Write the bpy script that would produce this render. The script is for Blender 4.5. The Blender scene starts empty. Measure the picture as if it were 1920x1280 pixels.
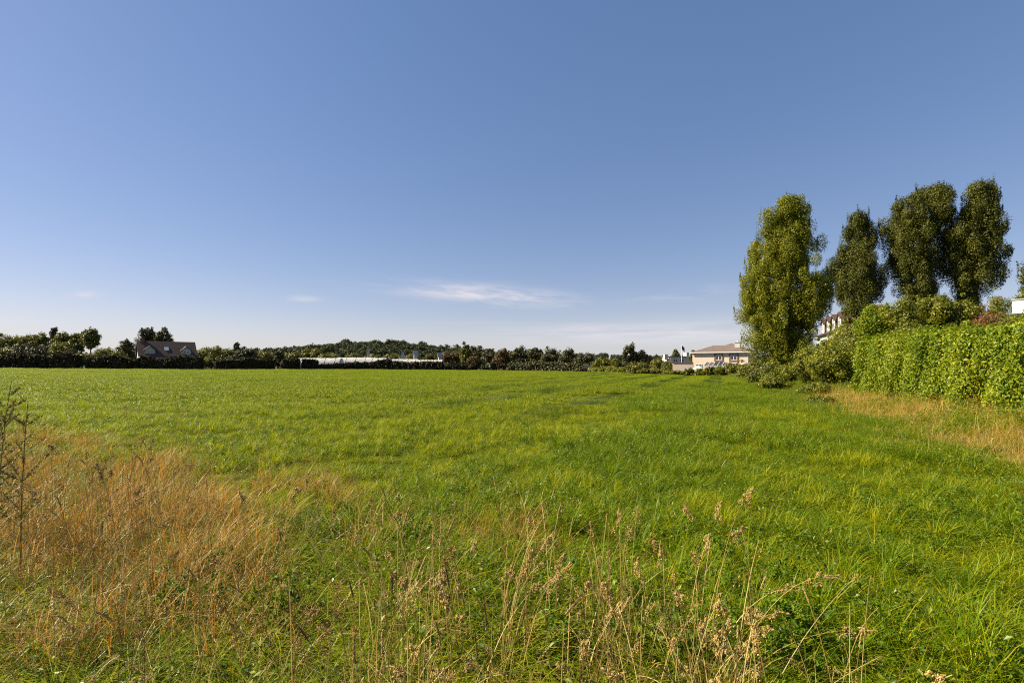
import bpy, math
import numpy as np
from mathutils import Vector

# ------------------------------------------------------------------ camera, sky, sun, exposure
sc = bpy.context.scene
COL = sc.collection
W_, F_, HY, EYE = 1920.0, 17.0 / 36.0 * 1920.0, 683.0, 1.6
cam_d = bpy.data.cameras.new('camera'); cam = bpy.data.objects.new('camera', cam_d); COL.objects.link(cam)
cam.location = (0, 0, EYE); cam.rotation_euler = (math.radians(90), 0, 0)
cam_d.lens = 17.0; cam_d.sensor_width = 36.0
cam_d.shift_y = (HY - 640.0) / 1920.0
cam_d.clip_start = 0.05; cam_d.clip_end = 9000
sc.camera = cam

SUN_EL = math.radians(38)
SAZ = Vector((-0.99, 0.13)).normalized()
SDIR = Vector((SAZ.x * math.cos(SUN_EL), SAZ.y * math.cos(SUN_EL), math.sin(SUN_EL)))
sun_d = bpy.data.lights.new('sun', 'SUN'); sun = bpy.data.objects.new('sun', sun_d); COL.objects.link(sun)
sun.rotation_euler = SDIR.to_track_quat('Z', 'Y').to_euler()
sun.location = (-60, 20, 60)
sun_d.energy = 5.0; sun_d.angle = math.radians(0.5); sun_d.color = (1.0, 0.87, 0.65)
sc.view_settings.view_transform = 'Standard'; sc.view_settings.look = 'None'
sc.view_settings.gamma = 1.0; sc.view_settings.use_curve_mapping = False
sc.view_settings.exposure = 1.5
sc.cycles.max_bounces = 8; sc.cycles.diffuse_bounces = 5; sc.cycles.transmission_bounces = 5
sc.cycles.filter_width = 1.15; sc.cycles.use_denoising = False; sc.cycles.transparent_max_bounces = 4; sc.cycles.caustics_reflective = False; sc.cycles.caustics_refractive = False


class NT:
    """small node-tree helper"""
    def __init__(s, t): s.t = t; t.nodes.clear()
    def n(s, typ, ins=None, **kw):
        nd = s.t.nodes.new(typ)
        for k, v in kw.items(): setattr(nd, k, v)
        for k, v in (ins or {}).items():
            sk = nd.inputs[k]
            if isinstance(v, bpy.types.NodeSocket): s.t.links.new(v, sk)
            else: sk.default_value = v
        return nd
    def m(s, op, a, b=0.0, c=0.0, clamp=False):
        return s.n('ShaderNodeMath', {0: a, 1: b, 2: c}, operation=op, use_clamp=clamp).outputs[0]
    def ramp(s, fac, stops, interp='LINEAR'):
        r = s.n('ShaderNodeValToRGB', {0: fac}); r.color_ramp.interpolation = interp
        e = r.color_ramp.elements
        while len(e) < len(stops): e.new(0.5)
        for i, (p, c) in enumerate(stops):
            e[i].position = p; e[i].color = (c[0], c[1], c[2], 1) if len(c) == 3 else c
        return r.outputs[0]
    def mix(s, f, a, b, blend='MIX'):
        nd = s.n('ShaderNodeMix', data_type='RGBA', blend_type=blend)
        for i, v in ((0, f), (6, a), (7, b)):
            if isinstance(v, bpy.types.NodeSocket): s.t.links.new(v, nd.inputs[i])
            else: nd.inputs[i].default_value = v if i == 0 else (v[0], v[1], v[2], 1)
        return nd.outputs[2]


def noise(nt, vec, scale, detail=3.0, rough=0.55):
    return nt.n('ShaderNodeTexNoise', {'Vector': vec, 'Scale': scale, 'Detail': detail, 'Roughness': rough}).outputs[0]


w = bpy.data.worlds.new('World'); sc.world = w; w.use_nodes = True
nt = NT(w.node_tree)
sky = nt.n('ShaderNodeTexSky'); sky.sky_type = 'NISHITA'; sky.sun_disc = False
sky.sun_elevation = SUN_EL; sky.sun_rotation = math.atan2(SAZ.x, SAZ.y)
sky.altitude = 20; sky.air_density = 1.0; sky.dust_density = 0.25; sky.ozone_density = 2.6
hs = nt.n('ShaderNodeHueSaturation', {'Color': sky.outputs[0], 'Saturation': 1.12, 'Value': 1.0})
skc = nt.mix(1.0, hs.outputs[0], (0.36, 0.33, 0.335), 'MULTIPLY')
skc = nt.n('ShaderNodeGamma', {0: skc, 1: 0.60}).outputs[0]
skc = nt.n('ShaderNodeHueSaturation', {'Color': skc, 'Saturation': 1.26}).outputs[0]
skc = nt.mix(1.0, skc, (3.12, 2.86, 3.12), 'MULTIPLY')
geo = nt.n('ShaderNodeTexCoord').outputs['Generated']
sx = nt.n('ShaderNodeSeparateXYZ', {0: geo})
yy = nt.m('MAXIMUM', sx.outputs[1], 0.02)
u = nt.m('DIVIDE', sx.outputs[0], yy); v = nt.m('DIVIDE', sx.outputs[2], yy)
front = nt.m('GREATER_THAN', sx.outputs[1], 0.02)


def cloud(u0, su, v0, sv, tilt, amt, fu, fv, seed, lo=0.42, hi=0.72):
    du = nt.m('SUBTRACT', u, u0); dv = nt.m('SUBTRACT', nt.m('SUBTRACT', v, v0), nt.m('MULTIPLY', du, tilt))
    e = nt.m('ADD', nt.m('POWER', nt.m('ABSOLUTE', nt.m('DIVIDE', du, su)), 2.0), nt.m('POWER', nt.m('ABSOLUTE', nt.m('DIVIDE', dv, sv)), 2.0))
    win = nt.m('EXPONENT', nt.m('MULTIPLY', e, -1.0))
    cv = nt.n('ShaderNodeCombineXYZ', {0: nt.m('MULTIPLY', u, fu), 1: nt.m('MULTIPLY', dv, fv), 2: seed}).outputs[0]
    nz = noise(nt, cv, 1.0, 5.0, 0.62)
    nz = nt.n('ShaderNodeMapRange', {0: nz, 1: lo, 2: hi}, interpolation_type='SMOOTHSTEP').outputs[0]
    return nt.m('MULTIPLY', nt.m('MULTIPLY', win, nz), amt)


cl = cloud(-0.06, 0.16, 0.145, 0.018, -0.07, 0.95, 9, 55, 3.1, 0.30, 0.66)
for a in ((-0.10, 0.12, 0.150, 0.012, -0.02, 0.55, 12, 70, 8.4, 0.34, 0.7),
          (-0.43, 0.03, 0.136, 0.006, -0.02, 0.5, 14, 60, 1.4, 0.25, 0.6),
          (-0.885, 0.03, 0.144, 0.007, 0.02, 0.5, 14, 60, 5.4, 0.25, 0.6),
          (0.30, 0.30, 0.062, 0.022, 0.02, 0.9, 4, 45, 6.2, 0.28, 0.62),
          (0.12, 0.22, 0.075, 0.012, 0.0, 0.7, 4, 60, 2.7, 0.35, 0.7),
          (0.36, 0.12, 0.145, 0.012, 0.08, 0.3, 9, 50, 9.9, 0.4, 0.7)):
    cl = nt.m('MAXIMUM', cl, cloud(*a))
cl = nt.m('MULTIPLY', cl, front)
skc = nt.mix(cl, skc, (5.6, 5.35, 5.7))
hz = nt.m('MULTIPLY', nt.m('EXPONENT', nt.m('MULTIPLY', nt.m('ABSOLUTE', sx.outputs[2]), -22.0)), 0.75)
skc = nt.mix(hz, skc, (4.05, 4.65, 5.25))
bg = nt.n('ShaderNodeBackground', {0: skc, 1: 0.0510})
nt.n('ShaderNodeOutputWorld', {0: bg.outputs[0]})

# ------------------------------------------------------------------ helpers
R = np.random.default_rng(11)


def tag(o, label=None, cat=None, group=None, kind=None):
    if label: o['label'] = label
    if cat: o['category'] = cat
    if group: o['group'] = group
    if kind: o['kind'] = kind
    return o


def empty(name, loc, rz=0.0):
    o = bpy.data.objects.new(name, None); COL.objects.link(o); o.location = loc; o.rotation_euler = (0, 0, rz)
    o.empty_display_size = 0.3
    return o


class Acc:
    """collects vertices/faces with a per-face tint and builds one mesh"""
    def __init__(s): s.v = []; s.f = {3: [], 4: []}; s.t = {3: [], 4: []}; s.mi = {3: [], 4: []}; s.n = 0
    def add(s, V, Fc, tint=0.5, mi=0):
        V = np.asarray(V, float).reshape(-1, 3); Fc = np.asarray(Fc, int); k = Fc.shape[1]
        s.v.append(V); s.f[k].append(Fc + s.n); s.n += len(V)
        s.t[k].append(np.broadcast_to(np.asarray(tint, float), (len(Fc),)))
        s.mi[k].append(np.full(len(Fc), mi))
    def mesh(s, name, mats, smooth=False):
        me = bpy.data.meshes.new(name)
        V = np.concatenate(s.v); me.vertices.add(len(V)); me.vertices.foreach_set('co', V.ravel())
        idx, tot, tt, mm = [], [], [], []
        for k in (3, 4):
            if s.f[k]:
                f = np.concatenate(s.f[k]); idx.append(f.ravel()); tot.append(np.full(len(f), k))
                tt.append(np.concatenate(s.t[k])); mm.append(np.concatenate(s.mi[k]))
        idx = np.concatenate(idx); tot = np.concatenate(tot); tt = np.concatenate(tt); mm = np.concatenate(mm)
        me.loops.add(len(idx)); me.loops.foreach_set('vertex_index', idx)
        me.polygons.add(len(tot)); st = np.concatenate([[0], np.cumsum(tot)[:-1]])
        me.polygons.foreach_set('loop_start', st)
        me.polygons.foreach_set('material_index', mm)
        me.polygons.foreach_set('use_smooth', np.full(len(tot), smooth))
        a = me.attributes.new('tint', 'FLOAT', 'FACE'); a.data.foreach_set('value', tt)
        for m_ in (mats if isinstance(mats, (list, tuple)) else [mats]): me.materials.append(m_)
        me.update(calc_edges=True); me.validate()
        return me
    def obj(s, name, mats, parent=None, smooth=False, link=True):
        o = bpy.data.objects.new(name, s.mesh(name, mats, smooth))
        if link: COL.objects.link(o)
        if parent: o.parent = parent
        return o
    # boxes / tubes for the built things
    def box(s, x0, x1, y0, y1, z0, z1, mi=0, tint=0.5):
        V = [(x, y, z) for z in (z0, z1) for y in (y0, y1) for x in (x0, x1)]
        s.add(V, [(0, 2, 3, 1), (4, 5, 7, 6), (0, 1, 5, 4), (2, 6, 7, 3), (0, 4, 6, 2), (1, 3, 7, 5)], tint, mi); return s
    def poly(s, V, F, mi=0, tint=0.5): s.add(V, F, tint, mi); return s
    def tube(s, P, r, sides=5, mi=0, tint=0.5, cap=True):
        P = np.asarray(P, float); n = len(P); r = np.broadcast_to(np.asarray(r, float), (n,))
        T = np.gradient(P, axis=0); T /= np.linalg.norm(T, axis=1, keepdims=True) + 1e-9
        up = np.array([0.31, 0.17, 0.93]); A = np.cross(T, up); bad = np.linalg.norm(A, axis=1) < 0.15
        A[bad] = np.cross(T[bad], (1, 0, 0)); A /= np.linalg.norm(A, axis=1, keepdims=True); B = np.cross(T, A)
        a = np.arange(sides) * 2 * math.pi / sides
        V = P[:, None] + r[:, None, None] * (A[:, None] * np.cos(a)[None, :, None] + B[:, None] * np.sin(a)[None, :, None])
        i = np.arange(n - 1)[:, None] * sides; j = np.arange(sides)[None]; j2 = (j + 1) % sides
        Q = np.stack([i + j, i + j2, i + sides + j2, i + sides + j], -1).reshape(-1, 4)
        s.add(V.reshape(-1, 3), Q, tint, mi)
        if cap:
            for k in (0, n - 1):
                base = V[k]; s.add(np.vstack([base, P[k][None]]), [(q, (q + 1) % sides, sides) for q in range(sides)], tint, mi)
        return s


def sat_noise(x, y, sc_, seed):
    """cheap smooth noise, 0..1"""
    r = np.random.default_rng(seed); o = 0
    for k in range(7):
        a = r.uniform(0, 2 * math.pi); f = sc_ * r.uniform(0.6, 1.9)
        o = o + np.sin((x * math.cos(a) + y * math.sin(a)) * f + r.uniform(0, 6.28) + 0.8 * np.sin(y * f * 0.37 + k))
    return 0.5 + 0.5 * np.clip(o / 3.6, -1, 1)


def at(px, Y, y=None):
    X = (px - 960.0) / F_ * Y
    return X if y is None else Vector((X, Y, EYE + (HY - y) / F_ * Y))


EDGE = np.array([(5.2, 3.0), (7.5, 7.8), (9.3, 12.4), (11.6, 18.8), (17.6, 31), (27, 58), (33, 78), (40, 100)])


def bank_d(x, y):
    """metres beyond the right edge of the field (positive on the bank)"""
    return x - np.interp(y, EDGE[:, 1], EDGE[:, 0])


def gz(x, y):
    """ground height"""
    x = np.asarray(x, float); y = np.asarray(y, float)
    z = -0.007 * np.clip(x, -160, 70) * np.clip(y / 20, 0, 1)
    b = bank_d(x, np.clip(y, 3, 100)); z = z + 0.35 * np.clip(b / 2.2, 0, 1) ** 1.3 * np.clip((115 - y) / 30, 0, 1)
    def g(cx, cy, sx_, sy_, h): return h * np.exp(-((x - cx) / sx_) ** 2 - ((y - cy) / sy_) ** 2)
    z = z + g(-158, 520, 62, 120, 13) + g(-85, 530, 50, 120, 8) + g(-25, 540, 45, 120, 3.5) + g(-260, 560, 90, 120, 4) + g(120, 760, 220, 120, 9)
    z = z + g(-700, 900, 400, 200, 12) + g(600, 1000, 400, 200, 10)
    fld = np.clip((9 - np.abs(y - 9)) / 9, 0, 1)
    return z + 0.05 * (sat_noise(x, y, 0.5, 5) - 0.5) * np.clip(y / 6, 0, 1) * np.clip((130 - y) / 40, 0, 1)


def gzf(x, y): return float(gz(np.array([x]), np.array([y]))[0])


# ------------------------------------------------------------------ materials
def leaf_mat(name, stops, trans=0.35, rough=0.45, tcol=(1.25, 1.35, 0.5), spec=0.4, vscale=0.35, vamt=0.5):
    m_ = bpy.data.materials.new(name); m_.use_nodes = True; t = NT(m_.node_tree)
    at_ = t.n('ShaderNodeAttribute', attribute_name='tint').outputs['Fac']
    pos = t.n('ShaderNodeNewGeometry').outputs['Position']
    nz = noise(t, pos, vscale, 3.0)
    if name == 'meadow_grass':
        mp = t.n('ShaderNodeMapping', {'Vector': pos, 'Scale': (0.05, 0.32, 1.0), 'Rotation': (0, 0, 0.12)}).outputs[0]
        nz = t.m('ADD', t.m('MULTIPLY', nz, 0.5), t.m('MULTIPLY', noise(t, mp, 1.0, 4.0), 0.5))
        nz = t.m('ADD', nz, t.m('MULTIPLY', t.m('SUBTRACT', noise(t, pos, 1.1, 4.0, 0.7), 0.5), 1.0))
    f = t.m('ADD', at_, t.m('MULTIPLY', t.m('SUBTRACT', nz, 0.5), vamt), clamp=True)
    if name == 'meadow_grass':      # darker stripes along the old wheel lines
        sp = t.n('ShaderNodeSeparateXYZ', {0: pos}); wob = t.m('MULTIPLY', noise(t, pos, 0.15, 2.0), 1.6)
        rc = t.m('ADD', t.m('SUBTRACT', t.m('MULTIPLY', sp.outputs[0], 0.92), t.m('MULTIPLY', sp.outputs[1], 0.40)), wob)
        ln = t.n('ShaderNodeMapRange', {0: t.m('COSINE', t.m('MULTIPLY', rc, 1.5)), 1: 0.1, 2: 0.7}, interpolation_type='SMOOTHSTEP').outputs[0]
        rg_ = t.n('ShaderNodeMapRange', {0: t.m('SUBTRACT', sp.outputs[0], t.m('MULTIPLY', sp.outputs[1], 0.2)), 1: -14.0, 2: -4.0}).outputs[0]
        mk = t.n('ShaderNodeMapRange', {0: noise(t, pos, 0.22, 3.0), 1: 0.38, 2: 0.55}).outputs[0]
        ny = t.n('ShaderNodeMapRange', {0: sp.outputs[1], 1: 9.0, 2: 18.0}).outputs[0]
        row = t.m('MULTIPLY', t.m('MULTIPLY', t.m('MULTIPLY', ln, rg_), t.m('MULTIPLY', mk, ny)), 0.85)
    c = t.ramp(f, stops)
    if name == 'meadow_grass': c = t.mix(row, c, (0.035, 0.062, 0.008))
    p = t.n('ShaderNodeBsdfPrincipled', {'Base Color': c, 'Roughness': rough, 'Specular IOR Level': spec})
    tr = t.n('ShaderNodeBsdfTranslucent', {0: t.mix(1.0, c, tcol, 'MULTIPLY')})
    mx = t.n('ShaderNodeMixShader', {0: trans, 1: p.outputs[0], 2: tr.outputs[0]})
    t.n('ShaderNodeOutputMaterial', {0: mx.outputs[0]})
    return m_


def plain_mat(name, col, rough=0.8, var=0.12, scale=4.0, metal=0.0, spec=0.4, bump=0.0):
    m_ = bpy.data.materials.new(name); m_.use_nodes = True; t = NT(m_.node_tree)
    pos = t.n('ShaderNodeTexCoord').outputs['Object']
    nz = noise(t, pos, scale, 5.0)
    col = [q * .75 for q in col]
    c = t.ramp(nz, [(0.25, [q * (1 - var) for q in col]), (0.75, [min(1, q * (1 + var)) for q in col])])
    ins = {'Base Color': c, 'Roughness': rough, 'Metallic': metal, 'Specular IOR Level': spec}
    if bump: ins['Normal'] = t.n('ShaderNodeBump', {'Height': noise(t, pos, scale * 6, 3.0), 'Strength': bump, 'Distance': 0.02}).outputs[0]
    p = t.n('ShaderNodeBsdfPrincipled', ins); t.n('ShaderNodeOutputMaterial', {0: p.outputs[0]})
    return m_


def tile_mat(name, c1, c2):
    m_ = bpy.data.materials.new(name); m_.use_nodes = True; t = NT(m_.node_tree)
    pos = t.n('ShaderNodeTexCoord').outputs['Object']
    s_ = t.n('ShaderNodeSeparateXYZ', {0: pos})
    v2 = t.n('ShaderNodeCombineXYZ', {0: t.m('ADD', s_.outputs[0], s_.outputs[1]), 1: s_.outputs[2]}).outputs[0]
    b = t.n('ShaderNodeTexBrick', {'Vector': v2, 'Color1': (*c1, 1), 'Color2': (*c2, 1), 'Mortar': (c1[0] * .4, c1[1] * .4, c1[2] * .4, 1),
                                   'Scale': 1.0, 'Mortar Size': 0.012, 'Brick Width': 0.28, 'Row Height': 0.2})
    c = t.mix(0.35, b.outputs[0], t.ramp(noise(t, pos, 1.3, 5), [(0.3, [q * .5 for q in c1]), (0.7, c2)]))
    p = t.n('ShaderNodeBsdfPrincipled', {'Base Color': c, 'Roughness': 0.85, 'Normal': t.n('ShaderNodeBump', {'Height': b.outputs[1], 'Strength': 0.5, 'Distance': 0.02, }, invert=True).outputs[0]})
    t.n('ShaderNodeOutputMaterial', {0: p.outputs[0]})
    return m_


M = {}
M['grass'] = leaf_mat('meadow_grass', [(0.0, (0.083, 0.131, 0.0011)), (0.35, (0.139, 0.188, 0.0014)), (0.65, (0.214, 0.246, 0.0022)), (0.9, (0.339, 0.304, 0.0064)), (1.0, (0.259, 0.287, 0.0095))],
                      trans=0.38, rough=0.42, vscale=0.13, vamt=0.8, spec=0.16)
M['lush'] = leaf_mat('lush_grass', [(0.0, (0.046, 0.092, 0.0007)), (0.5, (0.100, 0.168, 0.0011)), (0.9, (0.181, 0.224, 0.0018)), (1.0, (0.302, 0.224, 0.0110))],
                     trans=0.38, rough=0.40, vscale=0.3, vamt=0.5, spec=0.16)
M['verge'] = leaf_mat('verge_grass', [(0.0, (0.055, 0.103, 0.0013)), (0.5, (0.130, 0.188, 0.0020)), (0.85, (0.239, 0.255, 0.0051)), (1.0, (0.418, 0.291, 0.0202))],
                      trans=0.38, rough=0.42, vscale=0.7, vamt=0.4, spec=0.16)
M['rust'] = leaf_mat('rusty_dry_grass', [(0.0, (0.216, 0.101, 0.0142)), (0.5, (0.410, 0.232, 0.0317)), (1.0, (0.540, 0.373, 0.0792))],
                     trans=0.32, rough=0.6, tcol=(1.3, 1.0, 0.7), vscale=0.8, vamt=0.4)
M['straw'] = leaf_mat('straw', [(0.0, (0.200, 0.131, 0.0350)), (0.5, (0.368, 0.262, 0.0814)), (1.0, (0.523, 0.409, 0.1628))],
                      trans=0.28, rough=0.5, tcol=(1.2, 1.0, 0.75), vscale=1.5, vamt=0.3)
M['seed'] = leaf_mat('seed_heads', [(0.0, (0.209, 0.122, 0.0333)), (0.5, (0.402, 0.270, 0.0760)), (1.0, (0.591, 0.453, 0.1616))],
                     trans=0.2, rough=0.7, tcol=(1.2, 1.0, 0.8), vscale=2.0, vamt=0.3)
M['brown_head'] = leaf_mat('brown_spike', [(0.0, (0.097, 0.045, 0.0176)), (1.0, (0.269, 0.149, 0.0634))], trans=0.1, rough=0.8, tcol=(1, 1, 1))
M['weed'] = leaf_mat('broad_weed_leaves', [(0.0, (0.032, 0.073, 0.0027)), (0.6, (0.096, 0.155, 0.0034)), (1.0, (0.193, 0.223, 0.0068))], trans=0.40, rough=0.42, spec=0.3, vscale=1.0)
M['shadeweed'] = leaf_mat('shade_weed_leaves', [(0.0, (0.045, 0.090, 0.004)), (0.6, (0.085, 0.150, 0.005)), (1.0, (0.15, 0.21, 0.008))], trans=0.38, rough=0.55, spec=0.15, vscale=1.0)
M['hedge'] = leaf_mat('glossy_hedge_leaves', [(0.0, (0.037, 0.075, 0.0022)), (0.35, (0.106, 0.157, 0.0034)), (0.75, (0.204, 0.247, 0.0070)), (1.0, (0.317, 0.283, 0.0169))],
                      trans=0.36, rough=0.45, spec=0.25, vscale=1.6, vamt=0.45)
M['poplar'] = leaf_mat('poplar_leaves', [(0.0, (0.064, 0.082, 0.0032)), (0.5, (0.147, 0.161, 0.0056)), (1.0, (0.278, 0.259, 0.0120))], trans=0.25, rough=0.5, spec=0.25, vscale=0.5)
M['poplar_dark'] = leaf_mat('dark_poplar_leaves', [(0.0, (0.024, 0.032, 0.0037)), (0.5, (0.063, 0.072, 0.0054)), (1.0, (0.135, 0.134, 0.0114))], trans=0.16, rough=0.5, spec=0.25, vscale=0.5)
M['bush'] = leaf_mat('bush_leaves', [(0.0, (0.046, 0.060, 0.0024)), (0.5, (0.115, 0.137, 0.0041)), (1.0, (0.239, 0.221, 0.0101))], trans=0.32, rough=0.45, vscale=0.6)
M['bramble'] = leaf_mat('bramble_leaves', [(0.0, (0.038, 0.060, 0.0059)), (0.5, (0.094, 0.121, 0.0123)), (0.9, (0.186, 0.189, 0.0296)), (1.0, (0.299, 0.172, 0.0394))], trans=0.25, rough=0.5, vscale=0.8)
M['olive'] = leaf_mat('olive_leaves', [(0.0, (0.041, 0.051, 0.0044)), (0.5, (0.105, 0.109, 0.0077)), (1.0, (0.225, 0.191, 0.0167))], trans=0.2, rough=0.5, vscale=0.15, vamt=0.5)
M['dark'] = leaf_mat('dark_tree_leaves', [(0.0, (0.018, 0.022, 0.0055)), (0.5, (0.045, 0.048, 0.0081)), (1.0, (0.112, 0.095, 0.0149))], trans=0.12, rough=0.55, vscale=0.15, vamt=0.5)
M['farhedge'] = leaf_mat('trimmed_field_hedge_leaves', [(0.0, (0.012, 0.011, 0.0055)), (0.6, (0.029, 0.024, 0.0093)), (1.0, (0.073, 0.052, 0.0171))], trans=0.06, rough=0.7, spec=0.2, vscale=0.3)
M['brownbush'] = leaf_mat('brown_leaves', [(0.0, (0.038, 0.023, 0.0084)), (0.6, (0.090, 0.056, 0.0141)), (1.0, (0.142, 0.097, 0.0282))], trans=0.2, rough=0.6, vscale=0.4)
M['redbush'] = leaf_mat('reddish_leaves', [(0.0, (0.090, 0.026, 0.0141)), (0.6, (0.194, 0.068, 0.0282)), (1.0, (0.224, 0.165, 0.0493))], trans=0.25, rough=0.5, tcol=(1.2, .9, .6), vscale=1.0)
M['wood_far'] = leaf_mat('far_wood_leaves', [(0.0, (0.017, 0.024, 0.0139)), (0.5, (0.042, 0.054, 0.0232)), (1.0, (0.086, 0.090, 0.0310))], trans=0.12, rough=0.7, spec=0.2, vscale=0.02, vamt=0.6)
M['mugwort'] = leaf_mat('dull_weed_leaves', [(0.0, (0.075, 0.072, 0.0213)), (0.6, (0.176, 0.154, 0.0426)), (1.0, (0.321, 0.237, 0.0682))], trans=0.2, rough=0.6, vscale=1.5)
M['bark'] = plain_mat('bark', (0.09, 0.065, 0.045), 0.9, 0.4, 3.0, bump=0.6)
M['flower'] = plain_mat('white_petals', (0.85, 0.85, 0.82), 0.5, 0.03)
M['tile_dark'] = tile_mat('dark_brown_roof_tiles', (0.055, 0.030, 0.022), (0.09, 0.05, 0.036))
M['tile'] = tile_mat('brown_roof_tiles', (0.115, 0.085, 0.072), (0.155, 0.115, 0.096))
M['ridge'] = plain_mat('terracotta_ridge', (0.35, 0.15, 0.08), 0.8)
M['beige'] = plain_mat('beige_render', (0.72, 0.59, 0.49), 0.9, 0.06, 1.2)
M['white'] = plain_mat('white_render', (0.60, 0.58, 0.56), 0.85, 0.05, 1.5)
M['paint'] = plain_mat('white_paint', (0.82, 0.82, 0.80), 0.45, 0.03)
M['grey'] = plain_mat('grey_render', (0.42, 0.42, 0.43), 0.85, 0.08, 1.5)
M['stone'] = plain_mat('brown_stone_surround', (0.20, 0.115, 0.07), 0.85, 0.2, 5)
M['glass'] = plain_mat('dark_window_glass', (0.03, 0.045, 0.07), 0.06, 0.2, 2, spec=0.8)
M['sheet'] = plain_mat('polytunnel_sheet', (0.50, 0.49, 0.48), 0.5, 0.2, 0.6)
M['metal'] = plain_mat('grey_metal', (0.35, 0.35, 0.36), 0.45, 0.1, 3, metal=0.6)
M['tyre'] = plain_mat('black_rubber', (0.02, 0.02, 0.02), 0.8)
M['carwhite'] = plain_mat('white_car_paint', (0.78, 0.78, 0.79), 0.25, 0.02)
M['carsilver'] = plain_mat('silver_car_paint', (0.45, 0.48, 0.52), 0.25, 0.03, metal=0.5)
M['cardark'] = plain_mat('dark_car_paint', (0.03, 0.03, 0.035), 0.3, 0.03)
M['carred'] = plain_mat('red_lamp_plastic', (0.6, 0.03, 0.02), 0.3)
M['canvas'] = plain_mat('white_canvas', (0.85, 0.84, 0.86), 0.8, 0.03)
M['bluewall'] = plain_mat('pale_blue_render', (0.35, 0.48, 0.72), 0.8, 0.06)
M['flag'] = plain_mat('dark_flag_cloth', (0.10, 0.08, 0.16), 0.8, 0.5, 3)

# ground
gm = bpy.data.materials.new('meadow_soil'); gm.use_nodes = True; t = NT(gm.node_tree)
pos = t.n('ShaderNodeNewGeometry').outputs['Position']
n1 = noise(t, pos, 0.12, 4); n2 = noise(t, pos, 2.5, 5); n3 = noise(t, pos, 25, 3)
c = t.ramp(t.m('ADD', t.m('MULTIPLY', n2, 0.6), t.m('MULTIPLY', n1, 0.4)), [(0.35, (0.022, 0.034, 0.006)), (0.5, (0.04, 0.062, 0.008)), (0.65, (0.075, 0.085, 0.016))])
c = t.mix(t.m('MULTIPLY', n3, 0.45), c, (0.10, 0.075, 0.03))
p = t.n('ShaderNodeBsdfPrincipled', {'Base Color': c, 'Roughness': 0.95, 'Specular IOR Level': 0.1,
        'Normal': t.n('ShaderNodeBump', {'Height': n3, 'Strength': 0.6, 'Distance': 0.03}).outputs[0]})
t.n('ShaderNodeOutputMaterial', {0: p.outputs[0]})

# ------------------------------------------------------------------ ground sheet
yc = np.concatenate([np.linspace(-40, -1, 14), np.linspace(0, 30, 61), np.linspace(31, 130, 67), np.linspace(140, 1100, 65), np.geomspace(1200, 5000, 10)])
xc = np.concatenate([-np.geomspace(5000, 340, 10), np.linspace(-320, -70, 26), np.linspace(-65, -13, 27), np.linspace(-12, 40, 105), np.linspace(42, 90, 25), np.linspace(100, 320, 23), np.geomspace(340, 5000, 10)])
XX, YY = np.meshgrid(xc, yc); ZZ = gz(XX, YY)
a = Acc(); nx = len(xc)
ii = (np.arange(len(yc) - 1)[:, None] * nx + np.arange(nx - 1)[None]).ravel()
a.add(np.stack([XX, YY, ZZ], -1), np.stack([ii, ii + 1, ii + nx + 1, ii + nx], -1))
tag(a.obj('ground', gm, smooth=True), 'broad green meadow ground reaching to the horizon', 'ground', kind='structure')


# ------------------------------------------------------------------ grass building blocks
def blades(a, n, rad, h, wd, bend, K=3, mi=0, tint=(0.1, 0.9), rng=R, clump=0, lean=(0, 0), pw=0.7):
    """n curved tapering blades rooted in a disc of radius rad"""
    ang = rng.uniform(0, 6.283, n); rr = rad * np.sqrt(rng.uniform(0, 1, n))
    bx, by = rr * np.cos(ang), rr * np.sin(ang)
    if clump:
        k = rng.integers(0, clump, n); ca = rng.uniform(0, 6.283, clump); cr = rad * np.sqrt(rng.uniform(0, 1, clump))
        bx = cr[k] * np.cos(ca[k]) + rng.normal(0, rad * 0.05, n); by = cr[k] * np.sin(ca[k]) + rng.normal(0, rad * 0.05, n)
    H = rng.uniform(h[0], h[1], n); Wd = rng.uniform(wd[0], wd[1], n); B = rng.uniform(bend[0], bend[1], n)
    az = rng.uniform(0, 6.283, n); dx, dy = np.cos(az), np.sin(az)
    tw = az + math.pi / 2 + rng.normal(0, 0.5, n)
    sxv, syv = np.cos(tw), np.sin(tw)
    ts = np.linspace(0, 1, K + 1)
    V = np.zeros((n, K + 1, 2, 3))
    for q, tq in enumerate(ts):
        out = H * B * tq ** 2
        px_, py_ = bx + dx * out + lean[0] * H * tq ** 1.5, by + dy * out + lean[1] * H * tq ** 1.5
        pz = H * (tq - 0.45 * B * tq ** 2.4) - 0.01
        wq = Wd * 0.5 * max(0.06, (1 - tq) ** pw) * (0.6 + 0.4 * min(1, tq * 4))
        for s_, sg in ((0, -1), (1, 1)):
            V[:, q, s_, 0] = px_ + sg * sxv * wq; V[:, q, s_, 1] = py_ + sg * syv * wq; V[:, q, s_, 2] = pz
    b = np.arange(n)[:, None] * (K + 1) * 2 + np.arange(K)[None] * 2
    Q = np.stack([b, b + 1, b + 3, b + 2], -1).reshape(-1, 4)
    tn = np.repeat(rng.uniform(tint[0], tint[1], n), K)
    a.add(V, Q, tn, mi)


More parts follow.
